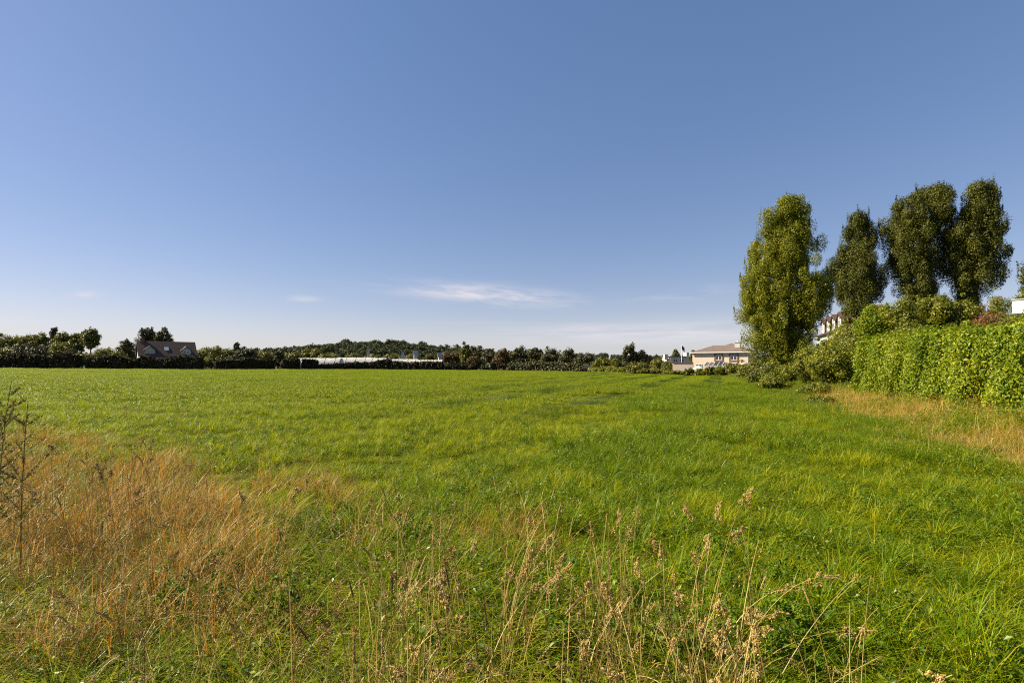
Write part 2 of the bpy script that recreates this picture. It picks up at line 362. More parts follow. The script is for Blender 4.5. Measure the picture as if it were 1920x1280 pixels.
def lumps(a, P, D, ln, rd, mi=0, tint=(0.1, 0.9), rng=R):
    """small elongated octahedra (seeds) at points P along D"""
    n = len(P); ln = np.broadcast_to(ln, (n,)); rd = np.broadcast_to(rd, (n,))
    D = D / (np.linalg.norm(D, axis=1, keepdims=True) + 1e-9)
    U = np.cross(D, np.array([0.3, 0.5, 0.81])); U /= np.linalg.norm(U, axis=1, keepdims=True) + 1e-9; Wv = np.cross(D, U)
    l_, r_ = ln[:, None], rd[:, None]
    V = np.stack([P - D * l_ * .5, P + U * r_, P + Wv * r_, P - U * r_, P - Wv * r_, P + D * l_ * .5], 1)
    o = np.arange(n)[:, None, None] * 6
    F = np.array([(0, 2, 1), (0, 3, 2), (0, 4, 3), (0, 1, 4), (5, 1, 2), (5, 2, 3), (5, 3, 4), (5, 4, 1)])[None]
    a.add(V, (o + F).reshape(-1, 3), np.repeat(rng.uniform(tint[0], tint[1], n), 8), mi)


def bez(p0, p1, p2, n):
    t_ = np.linspace(0, 1, n)[:, None]; p0, p1, p2 = map(np.asarray, (p0, p1, p2))
    return (1 - t_) ** 2 * p0 + 2 * t_ * (1 - t_) * p1 + t_ ** 2 * p2


def stalk(a, base, tip, arch=0.15, r=0.0012, kind='cock', head=0.14, ms=0, mh=1, rng=R, tone=(0.3, 1.0), dens=1.0):
    """dry flowering stalk; kind: cock = lumpy one-sided clusters, spike = dense dark cylinder, loose = airy panicle"""
    base = np.array(base, float); tip = np.array(tip, float)
    mid = base * 0.35 + tip * 0.65 + np.array([0, 0, arch]); mid[:2] = base[:2] * 0.7 + tip[:2] * 0.3
    P = bez(base, mid, tip, 12)
    a.tube(P, np.linspace(r, r * 0.5, 12), 3, ms, rng.uniform(*tone), cap=False)
    L = np.linalg.norm(np.diff(P, axis=0), axis=1).sum()
    if kind == 'spike':
        n = int(120 * dens); tt = 1 - rng.uniform(0, head / L, n); rad = 0.0026
    elif kind == 'cock':
        n = int(130 * dens); k = rng.integers(0, 9, n); tt = 1 - (k / 9.0 * head / L) ** 1.0 - rng.normal(0, 0.010, n); rad = 0.008
    else:
        n = int(110 * dens); tt = 1 - rng.uniform(0, head * 1.5 / L, n); rad = 0.02
    tt = np.clip(tt, 0, 1); b0, b1, b2 = base, mid, tip
    Q = (1 - tt)[:, None] ** 2 * b0 + 2 * (tt * (1 - tt))[:, None] * b1 + tt[:, None] ** 2 * b2
    T = 2 * (1 - tt)[:, None] * (b1 - b0) + 2 * tt[:, None] * (b2 - b1); T /= np.linalg.norm(T, axis=1, keepdims=True)
    if kind == 'cock':
        off = rng.normal(0, 1, (9, 3)) * 0.007 + np.array([0, 0, -0.006])
        fade = (k[:, None] / 9.0 + 0.35)
        Q = Q + off[k] * fade * 1.7 + rng.normal(0, 1, (n, 3)) * 0.004 * fade
        D = T + rng.normal(0, 0.5, (n, 3)) + np.array([0, 0, -0.15]); ln, rd = rng.uniform(.007, .012, n), rng.uniform(.0014, .0025, n)
    elif kind == 'spike':
        q = rng.normal(0, 1, (n, 3)); q /= np.linalg.norm(q, axis=1, keepdims=True); Q = Q + q * rad * 0.8
        D = T * 1.2 + q * 0.7; ln, rd = rng.uniform(.004, .007, n), rng.uniform(.0012, .0018, n)
    else:
        wv = rng.normal(0, 1, (n, 3)); wv[:, 2] = np.abs(wv[:, 2]) * 0.3
        Q = Q + wv * rad * (0.3 + (1 - tt)[:, None] * L / head * 0.5); D = T + wv * 0.4; ln, rd = rng.uniform(.004, .007, n), rng.uniform(.0007, .0012, n)
    lumps(a, Q, D, ln, rd, mh, (max(0, tone[0] - .2), tone[1]), rng)


def leaves(a, C, rx, n_per, size, rng=R, mi=0, tint=(0, 1), flat=0.0, shell=0.5, aspect=0.6, dirs=None):
    """leaf quads scattered in ellipsoidal clumps: C centres (m,3), rx radii (m,3)"""
    m_ = len(C); n = m_ * n_per; C = np.repeat(C, n_per, 0); rx = np.repeat(rx, n_per, 0)
    q = rng.normal(0, 1, (n, 3)); q /= np.linalg.norm(q, axis=1, keepdims=True)
    rr = rng.uniform(shell, 1.0, n)[:, None] * rng.uniform(0.85, 1.12, n)[:, None]
    P = C + q * rx * rr
    N = q + rng.normal(0, 0.5, (n, 3)) + np.array([0, 0, flat]); N /= np.linalg.norm(N, axis=1, keepdims=True)
    D = rng.normal(0, 1, (n, 3)); D -= N * (D * N).sum(1, keepdims=True); D /= np.linalg.norm(D, axis=1, keepdims=True)
    E = np.cross(N, D); s_ = (size * rng.uniform(0.6, 1.3, n))[:, None]
    V = np.stack([P - D * s_ * .5, P + E * s_ * aspect * .5 + N * s_ * .08, P + D * s_ * .5, P - E * s_ * aspect * .5 + N * s_ * .08], 1)
    ct = np.repeat(rng.uniform(-0.18, 0.18, m_), n_per)
    tn = np.clip(rng.uniform(tint[0], tint[1], n) + ct, 0, 1)
    a.add(V, np.arange(n * 4).reshape(-1, 4), tn, mi)


def scatter(name, pts, rz, scl, idx, variants, label, cat, tilt=None, group=None):
    """one 'stuff' object: the variants instanced on points by geometry nodes"""
    me = bpy.data.meshes.new(name); me.vertices.add(len(pts)); me.vertices.foreach_set('co', np.asarray(pts, float).ravel())
    rot = np.zeros((len(pts), 3)); rot[:, 2] = rz
    if tilt is not None: rot[:, :2] = tilt
    if np.ndim(scl) == 1: scl = np.repeat(np.asarray(scl)[:, None], 3, 1)
    me.attributes.new('rot', 'FLOAT_VECTOR', 'POINT').data.foreach_set('vector', rot.ravel())
    me.attributes.new('scl', 'FLOAT_VECTOR', 'POINT').data.foreach_set('vector', np.asarray(scl, float).ravel())
    me.attributes.new('idx', 'INT', 'POINT').data.foreach_set('value', np.asarray(idx, np.int32))
    o = bpy.data.objects.new(name, me); COL.objects.link(o)
    vc = bpy.data.collections.new(name + '_kinds')
    for k, ob in enumerate(variants): vc.objects.link(ob)
    g = bpy.data.node_groups.new(name, 'GeometryNodeTree')
    g.interface.new_socket('Geometry', in_out='INPUT', socket_type='NodeSocketGeometry')
    g.interface.new_socket('Geometry', in_out='OUTPUT', socket_type='NodeSocketGeometry')
    gi, go = g.nodes.new('NodeGroupInput'), g.nodes.new('NodeGroupOutput')
    ci = g.nodes.new('GeometryNodeCollectionInfo'); ci.inputs['Collection'].default_value = vc
    ci.inputs['Separate Children'].default_value = True; ci.inputs['Reset Children'].default_value = True
    ip = g.nodes.new('GeometryNodeInstanceOnPoints'); ip.inputs['Pick Instance'].default_value = True
    def attr(nm, dt):
        q = g.nodes.new('GeometryNodeInputNamedAttribute'); q.data_type = dt; q.inputs['Name'].default_value = nm; return q.outputs[0]
    L = g.links.new
    L(gi.outputs[0], ip.inputs['Points']); L(ci.outputs[0], ip.inputs['Instance'])
    L(attr('rot', 'FLOAT_VECTOR'), ip.inputs['Rotation']); L(attr('scl', 'FLOAT_VECTOR'), ip.inputs['Scale'])
    L(attr('idx', 'INT'), ip.inputs['Instance Index']); L(ip.outputs[0], go.inputs[0])
    md = o.modifiers.new('scatter', 'NODES'); md.node_group = g
    return tag(o, label, cat, group, 'stuff')


def in_view(x, y, marg=1.5): return np.abs(x) < 1.075 * y + marg


def grid_pts(y0, y1, sp, rng, marg=2.0, xlim=None):
    ys = np.arange(y0, y1, sp); out = []
    for yq in ys:
        hw = 1.08 * yq + marg; xs = np.arange(-hw, hw, sp)
        out.append(np.stack([xs + rng.uniform(-.5, .5, len(xs)) * sp, np.full(len(xs), yq) + rng.uniform(-.5, .5, len(xs)) * sp], 1))
    return np.concatenate(out)


# ------------------------------------------------------------------ meadow grass (stuff)
FAR_X = np.array([0, 380, 560, 700, 900, 1000, 1110, 1200, 1300, 1400, 1920.]); FAR_Y = np.array([101, 104, 118, 126, 122, 116, 108, 92, 84, 76, 60.])


def far_y(px): return float(np.interp(px, FAR_X, FAR_Y))


def in_field(x, y, off=0.0):
    px = 960 + x / np.maximum(y, 0.1) * F_
    return (bank_d(x, y) < off) & (y < np.interp(px, FAR_X, FAR_Y) - 0.5)


def verge_edge(x):
    """depth of the tall uncut strip in front of the camera"""
    return np.interp(x, [-9, -5, -2.0, 0.0, 1.5, 3.0, 6.0], [8.6, 6.6, 4.4, 3.3, 2.7, 2.1, 1.9])


rg = np.random.default_rng(3)
kinds = []
for k in range(5):       # near sward, dense
    a = Acc()
    blades(a, 1500, 0.55, (0.05, 0.15), (0.004, 0.009), (0.3, 1.3), 3, 0, (0.0, 0.6), rg)  # low layer tinted dark: shade between the clumps put into the colour
    blades(a, 900, 0.55, (0.10, 0.24), (0.005, 0.010), (0.3, 1.4), 3, 0, (0.2, 0.95), rg, clump=26)
    blades(a, 420, 0.55, (0.15, 0.34), (0.005, 0.010), (0.2, 0.9), 4, 0, (0.3, 1.0), rg, clump=9)
    blades(a, 260, 0.55, (0.12, 0.26), (0.007, 0.013), (0.5, 1.5), 4, 0, (0.0, 0.6), rg, clump=7)
    n = 60; cc = np.stack([rg.uniform(-.5, .5, n), rg.uniform(-.5, .5, n), rg.uniform(.05, .16, n)], 1)
    leaves(a, cc, np.full((n, 3), 0.05), 8, 0.022, rg, 1, flat=1.2, shell=.2, aspect=.8)
    kinds.append(a.obj('sward_%d' % k, [M['grass'], M['weed']], link=False))
g = grid_pts(2.0, 17, 0.62, rg); g = g[in_field(g[:, 0], g[:, 1], 0.5) & (g[:, 1] > verge_edge(g[:, 0]) - 0.9)]
nz = sat_noise(g[:, 0], g[:, 1], 0.55, 2); nz2 = sat_noise(g[:, 0], g[:, 1], 2.2, 4)
rowc = g[:, 0] * 0.92 - g[:, 1] * 0.40
s = (0.62 + 0.45 * nz + 0.55 * (nz2 - .5)) * rg.uniform(0.65, 1.35, len(g))
pts = np.column_stack([g, gz(g[:, 0], g[:, 1])])
scatter('meadow_grass', pts, rg.uniform(0, 6.28, len(g)), np.column_stack([np.full(len(g), 1.05), np.full(len(g), 1.05), s]), rg.integers(0, 5, len(g)), kinds,
        'short mixed green meadow grass covering the nearer part of the field', 'grass')

kinds = []
for k in range(5):       # middle distance
    a = Acc()
    blades(a, 900, 0.65, (0.06, 0.16), (0.007, 0.014), (0.3, 1.2), 2, 0, (0.0, 0.6), rg)  # short blades darker in tint, as shade below the clumps
    blades(a, 900, 0.65, (0.12, 0.28), (0.008, 0.015), (0.3, 1.4), 2, 0, (0.3, 1.0), rg, clump=24)
    n = 40; cc = np.stack([rg.uniform(-.6, .6, n), rg.uniform(-.6, .6, n), rg.uniform(.08, .2, n)], 1)
    leaves(a, cc, np.full((n, 3), 0.06), 8, 0.04, rg, 1, flat=1.2, shell=.2, aspect=.8)
    blades(a, 300, 0.65, (0.16, 0.34), (0.007, 0.012), (0.2, 0.9), 3, 0, (0.2, 1.0), rg, clump=12)
    kinds.append(a.obj('midsward_%d' % k, [M['grass'], M['weed']], link=False))
g = grid_pts(16.5, 46, 0.8, rg); g = g[in_field(g[:, 0], g[:, 1], 0.6)]


def field_scale(g):
    nz = sat_noise(g[:, 0], g[:, 1], 0.35, 2); nz2 = sat_noise(g[:, 0], g[:, 1], 1.1, 4)
    rowc = g[:, 0] * 0.92 - g[:, 1] * 0.40 + 0.5 * sat_noise(g[:, 0], g[:, 1], 0.1, 9)
    rows = np.clip(np.cos(rowc * 2 * math.pi / 5.0) - 0.1, 0, .5) * (sat_noise(g[:, 0], g[:, 1], 0.3, 12) > 0.42) * (g[:, 0] > -12 + .3 * g[:, 1])
    rows2 = np.clip(np.cos((g[:, 1] + 0.12 * g[:, 0]) * 2 * math.pi / 9.0) - 0.6, 0, 1) * (sat_noise(g[:, 0] * .4, g[:, 1], 0.13, 15) > 0.55)
    return np.maximum(0.16, (0.50 + 0.42 * nz + 0.5 * (nz2 - .5)) * (1 - 2.2 * rows) * (1 - 1.5 * rows2))


s = field_scale(g) * rg.uniform(.6, 1.4, len(g))
scatter('meadow_grass', np.column_stack([g, gz(g[:, 0], g[:, 1])]), rg.uniform(0, 6.28, len(g)),
        np.column_stack([np.full(len(g), 1.0), np.full(len(g), 1.0), s]), rg.integers(0, 5, len(g)), kinds,
        'even green meadow grass with faint wheel rows in the middle of the field', 'grass')
kinds = []
for k in range(4):       # far field
    a = Acc()
    blades(a, 1100, 0.95, (0.10, 0.30), (0.012, 0.025), (0.3, 1.1), 2, 0, (0.05, .8), rg)
    kinds.append(a.obj('farsward_%d' % k, [M['grass']], link=False))
g = grid_pts(45, 128, 1.2, rg, 4); g = g[in_field(g[:, 0], g[:, 1], 0.8)]
s = field_scale(g) * rg.uniform(.6, 1.4, len(g))
scatter('meadow_grass', np.column_stack([g, gz(g[:, 0], g[:, 1])]), rg.uniform(0, 6.28, len(g)),
        np.column_stack([np.full(len(g), 1.0), np.full(len(g), 1.0), s]), rg.integers(0, 4, len(g)), kinds,
        'sunlit yellow green grass at the far side of the field below the hedges', 'grass')

# lush right hand margin
kinds = []
for k in range(5):
    a = Acc()
    blades(a, 800, 0.5, (0.07, 0.2), (0.005, 0.010), (0.3, 1.3), 3, 0, (0.0, 0.5), rg)  # short under-layer carries painted shade in its dark tint
    blades(a, 600, 0.5, (0.14, 0.32), (0.006, 0.012), (0.3, 1.5), 3, 0, (0.3, 0.95), rg, clump=18)
    blades(a, 420, 0.5, (0.22, 0.44), (0.006, 0.012), (0.3, 1.2), 4, 0, (0.2, 1.0), rg, clump=8)
    n = 46; cc = np.stack([rg.uniform(-.45, .45, n), rg.uniform(-.45, .45, n), rg.uniform(.08, .26, n)], 1)
    leaves(a, cc, np.full((n, 3), 0.06), 9, 0.028, rg, 1, flat=1.0, shell=.2, aspect=.6)
    kinds.append(a.obj('lush_%d' % k, [M['lush'], M['weed']], link=False))
g = grid_pts(1.6, 40, 0.55, rg); x, y = g[:, 0], g[:, 1]
bd = bank_d(x, y)
keep = in_field(x, y, 0.1) & (bd > -5.5 - 2.5 * sat_noise(x, y, 0.4, 21)) & (y > verge_edge(x) - 0.3) & (rg.uniform(0, 1, len(g)) < np.clip(1.2 - y / 45, 0.3, 1))
g = g[keep]
s = (0.55 + 0.7 * sat_noise(g[:, 0], g[:, 1], 0.9, 7)) * rg.uniform(.65, 1.3, len(g))
scatter('lush_grass', np.column_stack([g, gz(g[:, 0], g[:, 1])]), rg.uniform(0, 6.28, len(g)), np.column_stack([np.ones(len(g)), np.ones(len(g)), s]),
        rg.integers(0, 5, len(g)), kinds, 'deep green lush grass along the right margin of the field', 'grass')

# tall verge in front of the camera
kinds = []
for k in range(5):
    a = Acc()
    blades(a, 170, 0.4, (0.10, 0.28), (0.005, 0.011), (0.3, 1.3), 4, 0, (0.0, 0.45), rg)  # low blades coloured dark for the shaded gaps under the long ones
    blades(a, 170, 0.4, (0.25, 0.5), (0.006, 0.012), (0.4, 1.5), 5, 0, (0.3, 0.95), rg, clump=9)
    blades(a, 150, 0.4, (0.22, 0.58), (0.010, 0.019), (0.7, 1.7), 7, 0, (0.4, 0.95), rg, clump=9)
    blades(a, 110, 0.4, (0.35, 0.66), (0.006, 0.010), (0.3, 1.2), 5, 0, (0.1, 0.92), rg, clump=8)
    n = 16; cc = np.stack([rg.uniform(-.35, .35, n), rg.uniform(-.35, .35, n), rg.uniform(.12, .35, n)], 1)
    leaves(a, cc, np.full((n, 3), 0.07), 9, 0.036, rg, 1, flat=.8, shell=.2, aspect=.55)
    kinds.append(a.obj('verge_%d' % k, [M['verge'], M['weed']], link=False))
g = grid_pts(0.9, 8.5, 0.40, rg, 1.0); x, y = g[:, 0], g[:, 1]
g = g[(y < verge_edge(x) + 0.25 * sat_noise(x, y, 2, 3)) & (y > 1.05)]
s = (0.65 + 0.45 * sat_noise(g[:, 0], g[:, 1], 1.3, 8)) * rg.uniform(.8, 1.1, len(g)) * np.interp(g[:, 0], [-3, 0, 2.5], [1.0, 0.85, 0.7]) * np.where(g[:, 0] / g[:, 1] < -.3, np.interp(g[:, 1], [2.2, 3.2], [1, .62]), 1)
scatter('verge_grass', np.column_stack([g, gz(g[:, 0], g[:, 1])]), rg.uniform(0, 6.28, len(g)), np.column_stack([np.ones(len(g)), np.ones(len(g)), s]),
        rg.integers(0, 5, len(g)), kinds, 'long green blades of the uncut strip at the bottom of the view', 'grass')

# broad leaved weeds added among the verge grass, coloured dark to stand in for shadow
kinds = []
for k in range(5):
    a = Acc(); n = 30; cc = np.stack([rg.normal(0, .13, n), rg.normal(0, .13, n), rg.uniform(.05, .42, n)], 1); cc[:, :2] *= (1.25 - cc[:, 2:3] * 1.6)
    leaves(a, cc, np.full((n, 3), 0.05), 10, 0.036, rg, 0, (0, .8), flat=.7, shell=.3, aspect=.55)
    for q in range(5): b = rg.normal(0, .05, 2); a.tube([(b[0], b[1], 0), (b[0] * 1.6, b[1] * 1.6, .2), (b[0] * 2.5, b[1] * 2.5, .42)], [.003, .0025, .0015], 4, 0, .2)
    kinds.append(a.obj('leafy_weed_%d' % k, [M['shadeweed']], link=False))
g = grid_pts(1.5, 16, 0.24, rg, 1.0); x, y = g[:, 0], g[:, 1]
g = g[(bank_d(x, y) < 0) & (rg.uniform(0, 1, len(g)) < np.clip(sat_noise(x, y, 1.7, 61) * 2.0 - .95, 0.03, .42) * np.interp(y, [1.5, 5, 8, 16], [1, 1, .55, .2]))]
scatter('shade_weeds', np.column_stack([g, gz(g[:, 0], g[:, 1])]), rg.uniform(0, 6.28, len(g)), rg.uniform(.45, 1.0, len(g)) * np.interp(g[:, 1], [3, 6], [1, .6]),
        rg.integers(0, 5, len(g)), kinds, 'dark broad leaved weeds added in patches as shadow in the grass', 'weeds')

# rusty dry grass on the left
kinds = []
for k in range(5):
    a = Acc()
    blades(a, 110, 0.35, (0.22, 0.70), (0.003, 0.006), (0.1, 0.9), 4, 0, (0.0, 0.9), rg)
    blades(a, 60, 0.35, (0.3, 0.6), (0.004, 0.008), (0.2, 1.2), 4, 2, (0.2, 1), rg)
    for q in range(10):
        b = rg.uniform(-.32, .32, 2); h = rg.uniform(.5, .92); d = rg.normal(0, .10, 2) + np.array([.05, 0])
        stalk(a, (b[0], b[1], 0), (b[0] + d[0], b[1] + d[1], h), rg.uniform(0.0, .12), 0.0011, 'loose', rg.uniform(.07, .13), 0, rg.integers(0, 2), rg, (0.2, 0.9), 0.45)
    kinds.append(a.obj('rusty_%d' % k, [M['rust'], M['seed'], M['straw']], link=False))
g = grid_pts(1.6, 9.5, 0.36, rg, 1.0); x, y = g[:, 0], g[:, 1]
dens = np.interp(x / y, [-1.1, -.75, -.5, -.32, -.12, .25], [1.0, 1.0, .9, .72, .4, 0.08]) * np.clip((y - 2.05) / .7, 0, 1) * np.clip((verge_edge(x) + 0.6 + 1.6 * sat_noise(x, y, .8, 77) - y) / 4.0, 0.0, 1) ** 1.2
g = g[(rg.uniform(0, 1, len(g)) < dens * (0.45 + 0.9 * sat_noise(x, y, 1.6, 31)))]
s = rg.uniform(.7, 1.12, len(g))
scatter('rusty_grass', np.column_stack([g, gz(g[:, 0], g[:, 1])]), rg.uniform(0, 6.28, len(g)), s,
        rg.integers(0, 5, len(g)), kinds, 'rusty orange dry grass with airy seed tops at the left of the verge', 'dry grass')

# straw stems across the bottom
kinds = []
for k in range(6):
    a = Acc()
    for q in range(12):
        b = rg.normal(0, .09, 2); h = rg.uniform(.30, .80); d = rg.normal(0, .13, 2)
        stalk(a, (b[0], b[1], 0), (b[0] + d[0], b[1] + d[1], h), rg.uniform(0.02, .14), 0.0018, rg.choice(['cock', 'spike', 'loose']), rg.uniform(.06, .12), 0, 1, rg, (0.1, 1.0), 1.1 if rg.uniform() < .55 else .04)
    blades(a, 30, 0.16, (0.2, 0.5), (0.003, 0.007), (0.3, 1.4), 4, 0, (0.2, 1), rg)
    kinds.append(a.obj('strawy_%d' % k, [M['straw'], M['seed']], link=False))
g = grid_pts(1.2, 5.0, 0.27, rg, 0.6); x, y = g[:, 0], g[:, 1]
dens = np.interp(x / y, [-1.1, -.6, -.42, -.3, -.1, .05, .15, .42, .5, .7, 1.1], [.2, .25, .35, .75, .8, .55, 1, 1, .4, .08, .03]) * np.clip((verge_edge(x) - y) / 1.0, 0, 1)
g = g[rg.uniform(0, 1, len(g)) < dens]
scatter('straw_stems', np.column_stack([g, gz(g[:, 0], g[:, 1])]), rg.uniform(0, 6.28, len(g)), rg.uniform(.8, 1.3, len(g)),
        rg.integers(0, 6, len(g)), kinds, 'pale straw stems with seed heads rising through the green verge', 'dry grass')

# dry bank under the right hedge
kinds = []
for k in range(4):
    a = Acc()
    blades(a, 480, 0.5, (0.12, 0.45), (0.004, 0.009), (0.3, 1.6), 3, 0, (0.0, 1.0), rg, clump=16)
    blades(a, 420, 0.5, (0.12, 0.4), (0.005, 0.01), (0.3, 1.3), 3, 1, (0.2, 1.0), rg)
    blades(a, 55, 0.5, (0.35, 0.7), (0.003, 0.006), (0.1, 0.7), 4, 2, (0.2, 1.0), rg)
    kinds.append(a.obj('drybank_%d' % k, [M['straw'], M['verge'], M['rust']], link=False))
for k in range(3):
    a = Acc()
    blades(a, 250, 0.5, (0.12, 0.45), (0.004, 0.009), (0.3, 1.6), 3, 0, (0.0, 1.0), rg)
    blades(a, 900, 0.5, (0.15, 0.5), (0.005, 0.01), (0.3, 1.3), 3, 1, (0.2, 1.0), rg)
    n = 24; cc = np.stack([rg.uniform(-.4, .4, n), rg.uniform(-.4, .4, n), rg.uniform(.15, .45, n)], 1)
    leaves(a, cc, np.full((n, 3), 0.08), 12, 0.035, rg, 2, flat=.6, shell=.2)
    kinds.append(a.obj('zgreenbank_%d' % k, [M['straw'], M['verge'], M['weed']], link=False))
g = grid_pts(4.5, 70, 0.5, rg, 3); x, y = g[:, 0], g[:, 1]; bd = bank_d(x, y)
g = g[(bd > -0.3 - 1.6 * sat_noise(x, y, .8, 41) * rg.uniform(.3, 1, len(g))) & (bd < np.interp(y, [5, 20, 30, 70], [3.6, 3.2, 5, 3])) & (rg.uniform(0, 1, len(g)) < np.clip(1.5 - y / 50, .35, 1))]
x, y = g[:, 0], g[:, 1]; bd = bank_d(x, y)
dry = (sat_noise(x, y, .7, 42) + np.interp(y, [5, 9, 13, 21, 27, 35], [-.25, .15, .15, .2, -.15, -.7]) + np.where(bd < 0.2, -.3, .05)) + rg.uniform(-.45, .45, len(g)) > 0.69
idx = np.where(dry, rg.integers(0, 4, len(g)), rg.integers(4, 7, len(g)))
s = rg.uniform(.7, 1.15, len(g)) * np.where(dry, 1.05, 1.0) * np.clip(0.80 + bd * 0.12, .6, 1.1)
scatter('bank_grass', np.column_stack([g, gz(x, y)]), rg.uniform(0, 6.28, len(g)), s, idx, kinds,
        'tan and orange dry grass on the bank below the clipped hedge', 'dry grass')


# ------------------------------------------------------------------ trees and bushes
def tree(name, label, slices, Y, cat='tree', mat='poplar', n_cl=380, n_leaf=150, leaf=0.17, cr=(0.38, 0.75), depth=0.85, group=None, seed=1,
         trunks=1, trunk_r=0.3, base_y=None, limbs=40, tone=(0, 1), el=1.5, low=0.8):
    """slices: (y_px, xl_px, xr_px) outline of the photographed tree, turned into a round 3-D crown at depth Y"""
    rng = np.random.default_rng(seed)
    sl = np.array(sorted(slices, key=lambda q: -q[0]), float)
    z = EYE + (HY - sl[:, 0]) / F_ * Y; cx = ((sl[:, 1] + sl[:, 2]) / 2 - 960) / F_ * Y; rr = (sl[:, 2] - sl[:, 1]) / 2 / F_ * Y
    X0 = float(cx[0]); z0 = gzf(X0, Y) - 0.15
    z = z[0] + (z - z[0]) * (1 - .95 / (z[-1] - z[0]))      # sprigs reach beyond the topmost clump
    root = empty(name, (X0, Y, z0)); tag(root, label, cat, group)
    zz = np.linspace(z[0], z[-1], 200); wt = (np.interp(zz, z, rr) + 0.15) * np.interp(zz, [z[0], z[0] + .35 * (z[-1] - z[0]), z[-1]], [low, 1, 1.1]); wt /= wt.sum()
    npl_ = max(16, n_cl // 9); zp = rng.choice(zz, npl_, p=wt); tp = rng.uniform(0, 6.283, npl_)
    zp[:2] = z[-1] - rng.uniform(.5, 1.2, 2)
    Rp = np.maximum(np.interp(zp, z, rr) - 0.9, 0.05); rp = Rp * rng.uniform(.35, 1.03, npl_)
    PC = np.stack([np.interp(zp, z, cx) + rp * np.cos(tp), rp * np.sin(tp) * depth, zp], 1)
    k_ = rng.integers(0, npl_, n_cl); sp = np.clip(np.interp(zp, z, rr) * .24, .3, .65)[k_]
    C = PC[k_] + rng.normal(0, 1, (n_cl, 3)) * np.stack([sp * .72, sp * .72, sp * 1.9], 1)
    C[:, 2] = np.clip(C[:, 2], z[0], z[-1] - .35); ra = rng.uniform(cr[0], cr[1], n_cl)
    cxx = np.interp(C[:, 2], z, cx); Rm = np.maximum(np.interp(C[:, 2], z, rr) - ra * .55, .15); dx = C[:, 0] - cxx; dist = np.hypot(dx, C[:, 1] / depth) + 1e-6
    f_ = np.minimum(1, Rm * 1.04 / dist); C[:, 0] = cxx + dx * f_; C[:, 1] *= f_
    th = np.arctan2(C[:, 1], C[:, 0] - cxx); C = C - np.array([X0, 0, z0])
    RX = np.stack([ra, ra, ra * el], 1)
    a = Acc(); leaves(a, C, RX, n_leaf, leaf, rng, 0, tone, shell=0.6)
    # sprigs poking out of the outline
    k = rng.choice(n_cl, n_cl // 3); out = np.stack([np.cos(th[k]), np.sin(th[k]) * depth, np.full(len(k), 1.3)], 1) * (ra[k] * rng.uniform(.5, .85, len(k)))[:, None]
    leaves(a, C[k] + out, RX[k] * np.array([.22, .22, .8]), max(8, n_leaf // 7), leaf, rng, 0, tone, shell=0.1)
    a.obj('crown', M[mat], root)
    t_ = Acc(); top = z[-1] - z0
    for q in range(trunks):
        dx = 0 if trunks == 1 else (q - (trunks - 1) / 2) * 0.9; h1 = top * rng.uniform(.8, .92)
        hz = np.linspace(-0.05, h1, 9); px_ = np.interp(hz + z0, z, cx) - X0
        P = np.stack([px_ * np.clip(hz / 4, 0, 1) + dx * np.clip(.3 + hz / h1, 0, 1), rng.normal(0, .06, 9), hz], 1)
        t_.tube(P, np.linspace(trunk_r, trunk_r * .15, 9), 8)
        for b in range(limbs // trunks):
            c_ = C[rng.integers(0, n_cl)]; hb = max(0.8, c_[2] - rng.uniform(1.5, 3.5) * (1 + np.hypot(c_[0], c_[1]) * .2))
            hb = min(hb, h1 * .95); st = np.array([np.interp(hb, P[:, 2], P[:, 0]), np.interp(hb, P[:, 2], P[:, 1]), hb])
            md = st * .45 + c_ * .55; md[2] -= .3
            t_.tube(bez(st, md, c_, 6), np.linspace(trunk_r * .28, .02, 6), 4)
    t_.obj('trunk', M['bark'], root)
    return root


tree('poplar_tree', 'tall broad sunlit poplar, leftmost and leafiest of the big trees', [(360, 1474, 1496), (376, 1436, 1512), (400, 1427, 1520), (420, 1427, 1528), (440, 1420, 1537), (460, 1396, 1541), (480, 1391, 1541),
     (500, 1390, 1547), (520, 1390, 1552), (545, 1388, 1557), (570, 1384, 1552), (590, 1386, 1532), (610, 1388, 1527), (640, 1392, 1522), (670, 1404, 1512), (700, 1416, 1496)],
     46, mat='poplar', n_cl=700, n_leaf=480, leaf=0.125, group='row of tall poplars', seed=5, trunk_r=.42, cr=(.4, .8), low=1.0)
tree('poplar_tree', 'slender poplar, smallest of the row, standing apart with sky on both sides', [(388, 1606, 1614), (400, 1593, 1630), (420, 1580, 1645), (440, 1572, 1651), (470, 1566, 1651), (490, 1560, 1655), (520, 1558, 1661), (545, 1562, 1664),
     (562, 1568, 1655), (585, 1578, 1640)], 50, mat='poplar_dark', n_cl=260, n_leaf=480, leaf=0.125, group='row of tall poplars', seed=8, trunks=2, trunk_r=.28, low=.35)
tree('poplar_tree', 'dark poplar with a wide rounded top touching its taller right neighbour', [(342, 1745, 1760), (350, 1725, 1775), (365, 1690, 1785), (385, 1672, 1790), (405, 1660, 1795), (440, 1657, 1795), (470, 1663, 1788), (500, 1662, 1778),
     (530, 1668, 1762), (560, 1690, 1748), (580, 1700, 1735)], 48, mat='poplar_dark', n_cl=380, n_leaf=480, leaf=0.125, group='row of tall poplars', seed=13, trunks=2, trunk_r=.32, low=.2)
tree('poplar_tree', 'tallest dark poplar with a notched top, rightmost of the row', [(332, 1822, 1836), (342, 1812, 1868), (362, 1802, 1880), (385, 1800, 1880), (410, 1792, 1876), (440, 1785, 1888), (460, 1780, 1896), (490, 1780, 1890),
     (515, 1776, 1872), (542, 1772, 1874), (562, 1785, 1850), (585, 1800, 1840)], 46, mat='poplar_dark', n_cl=380, n_leaf=480, leaf=0.125, group='row of tall poplars', seed=17, trunks=2, trunk_r=.34, low=.2)
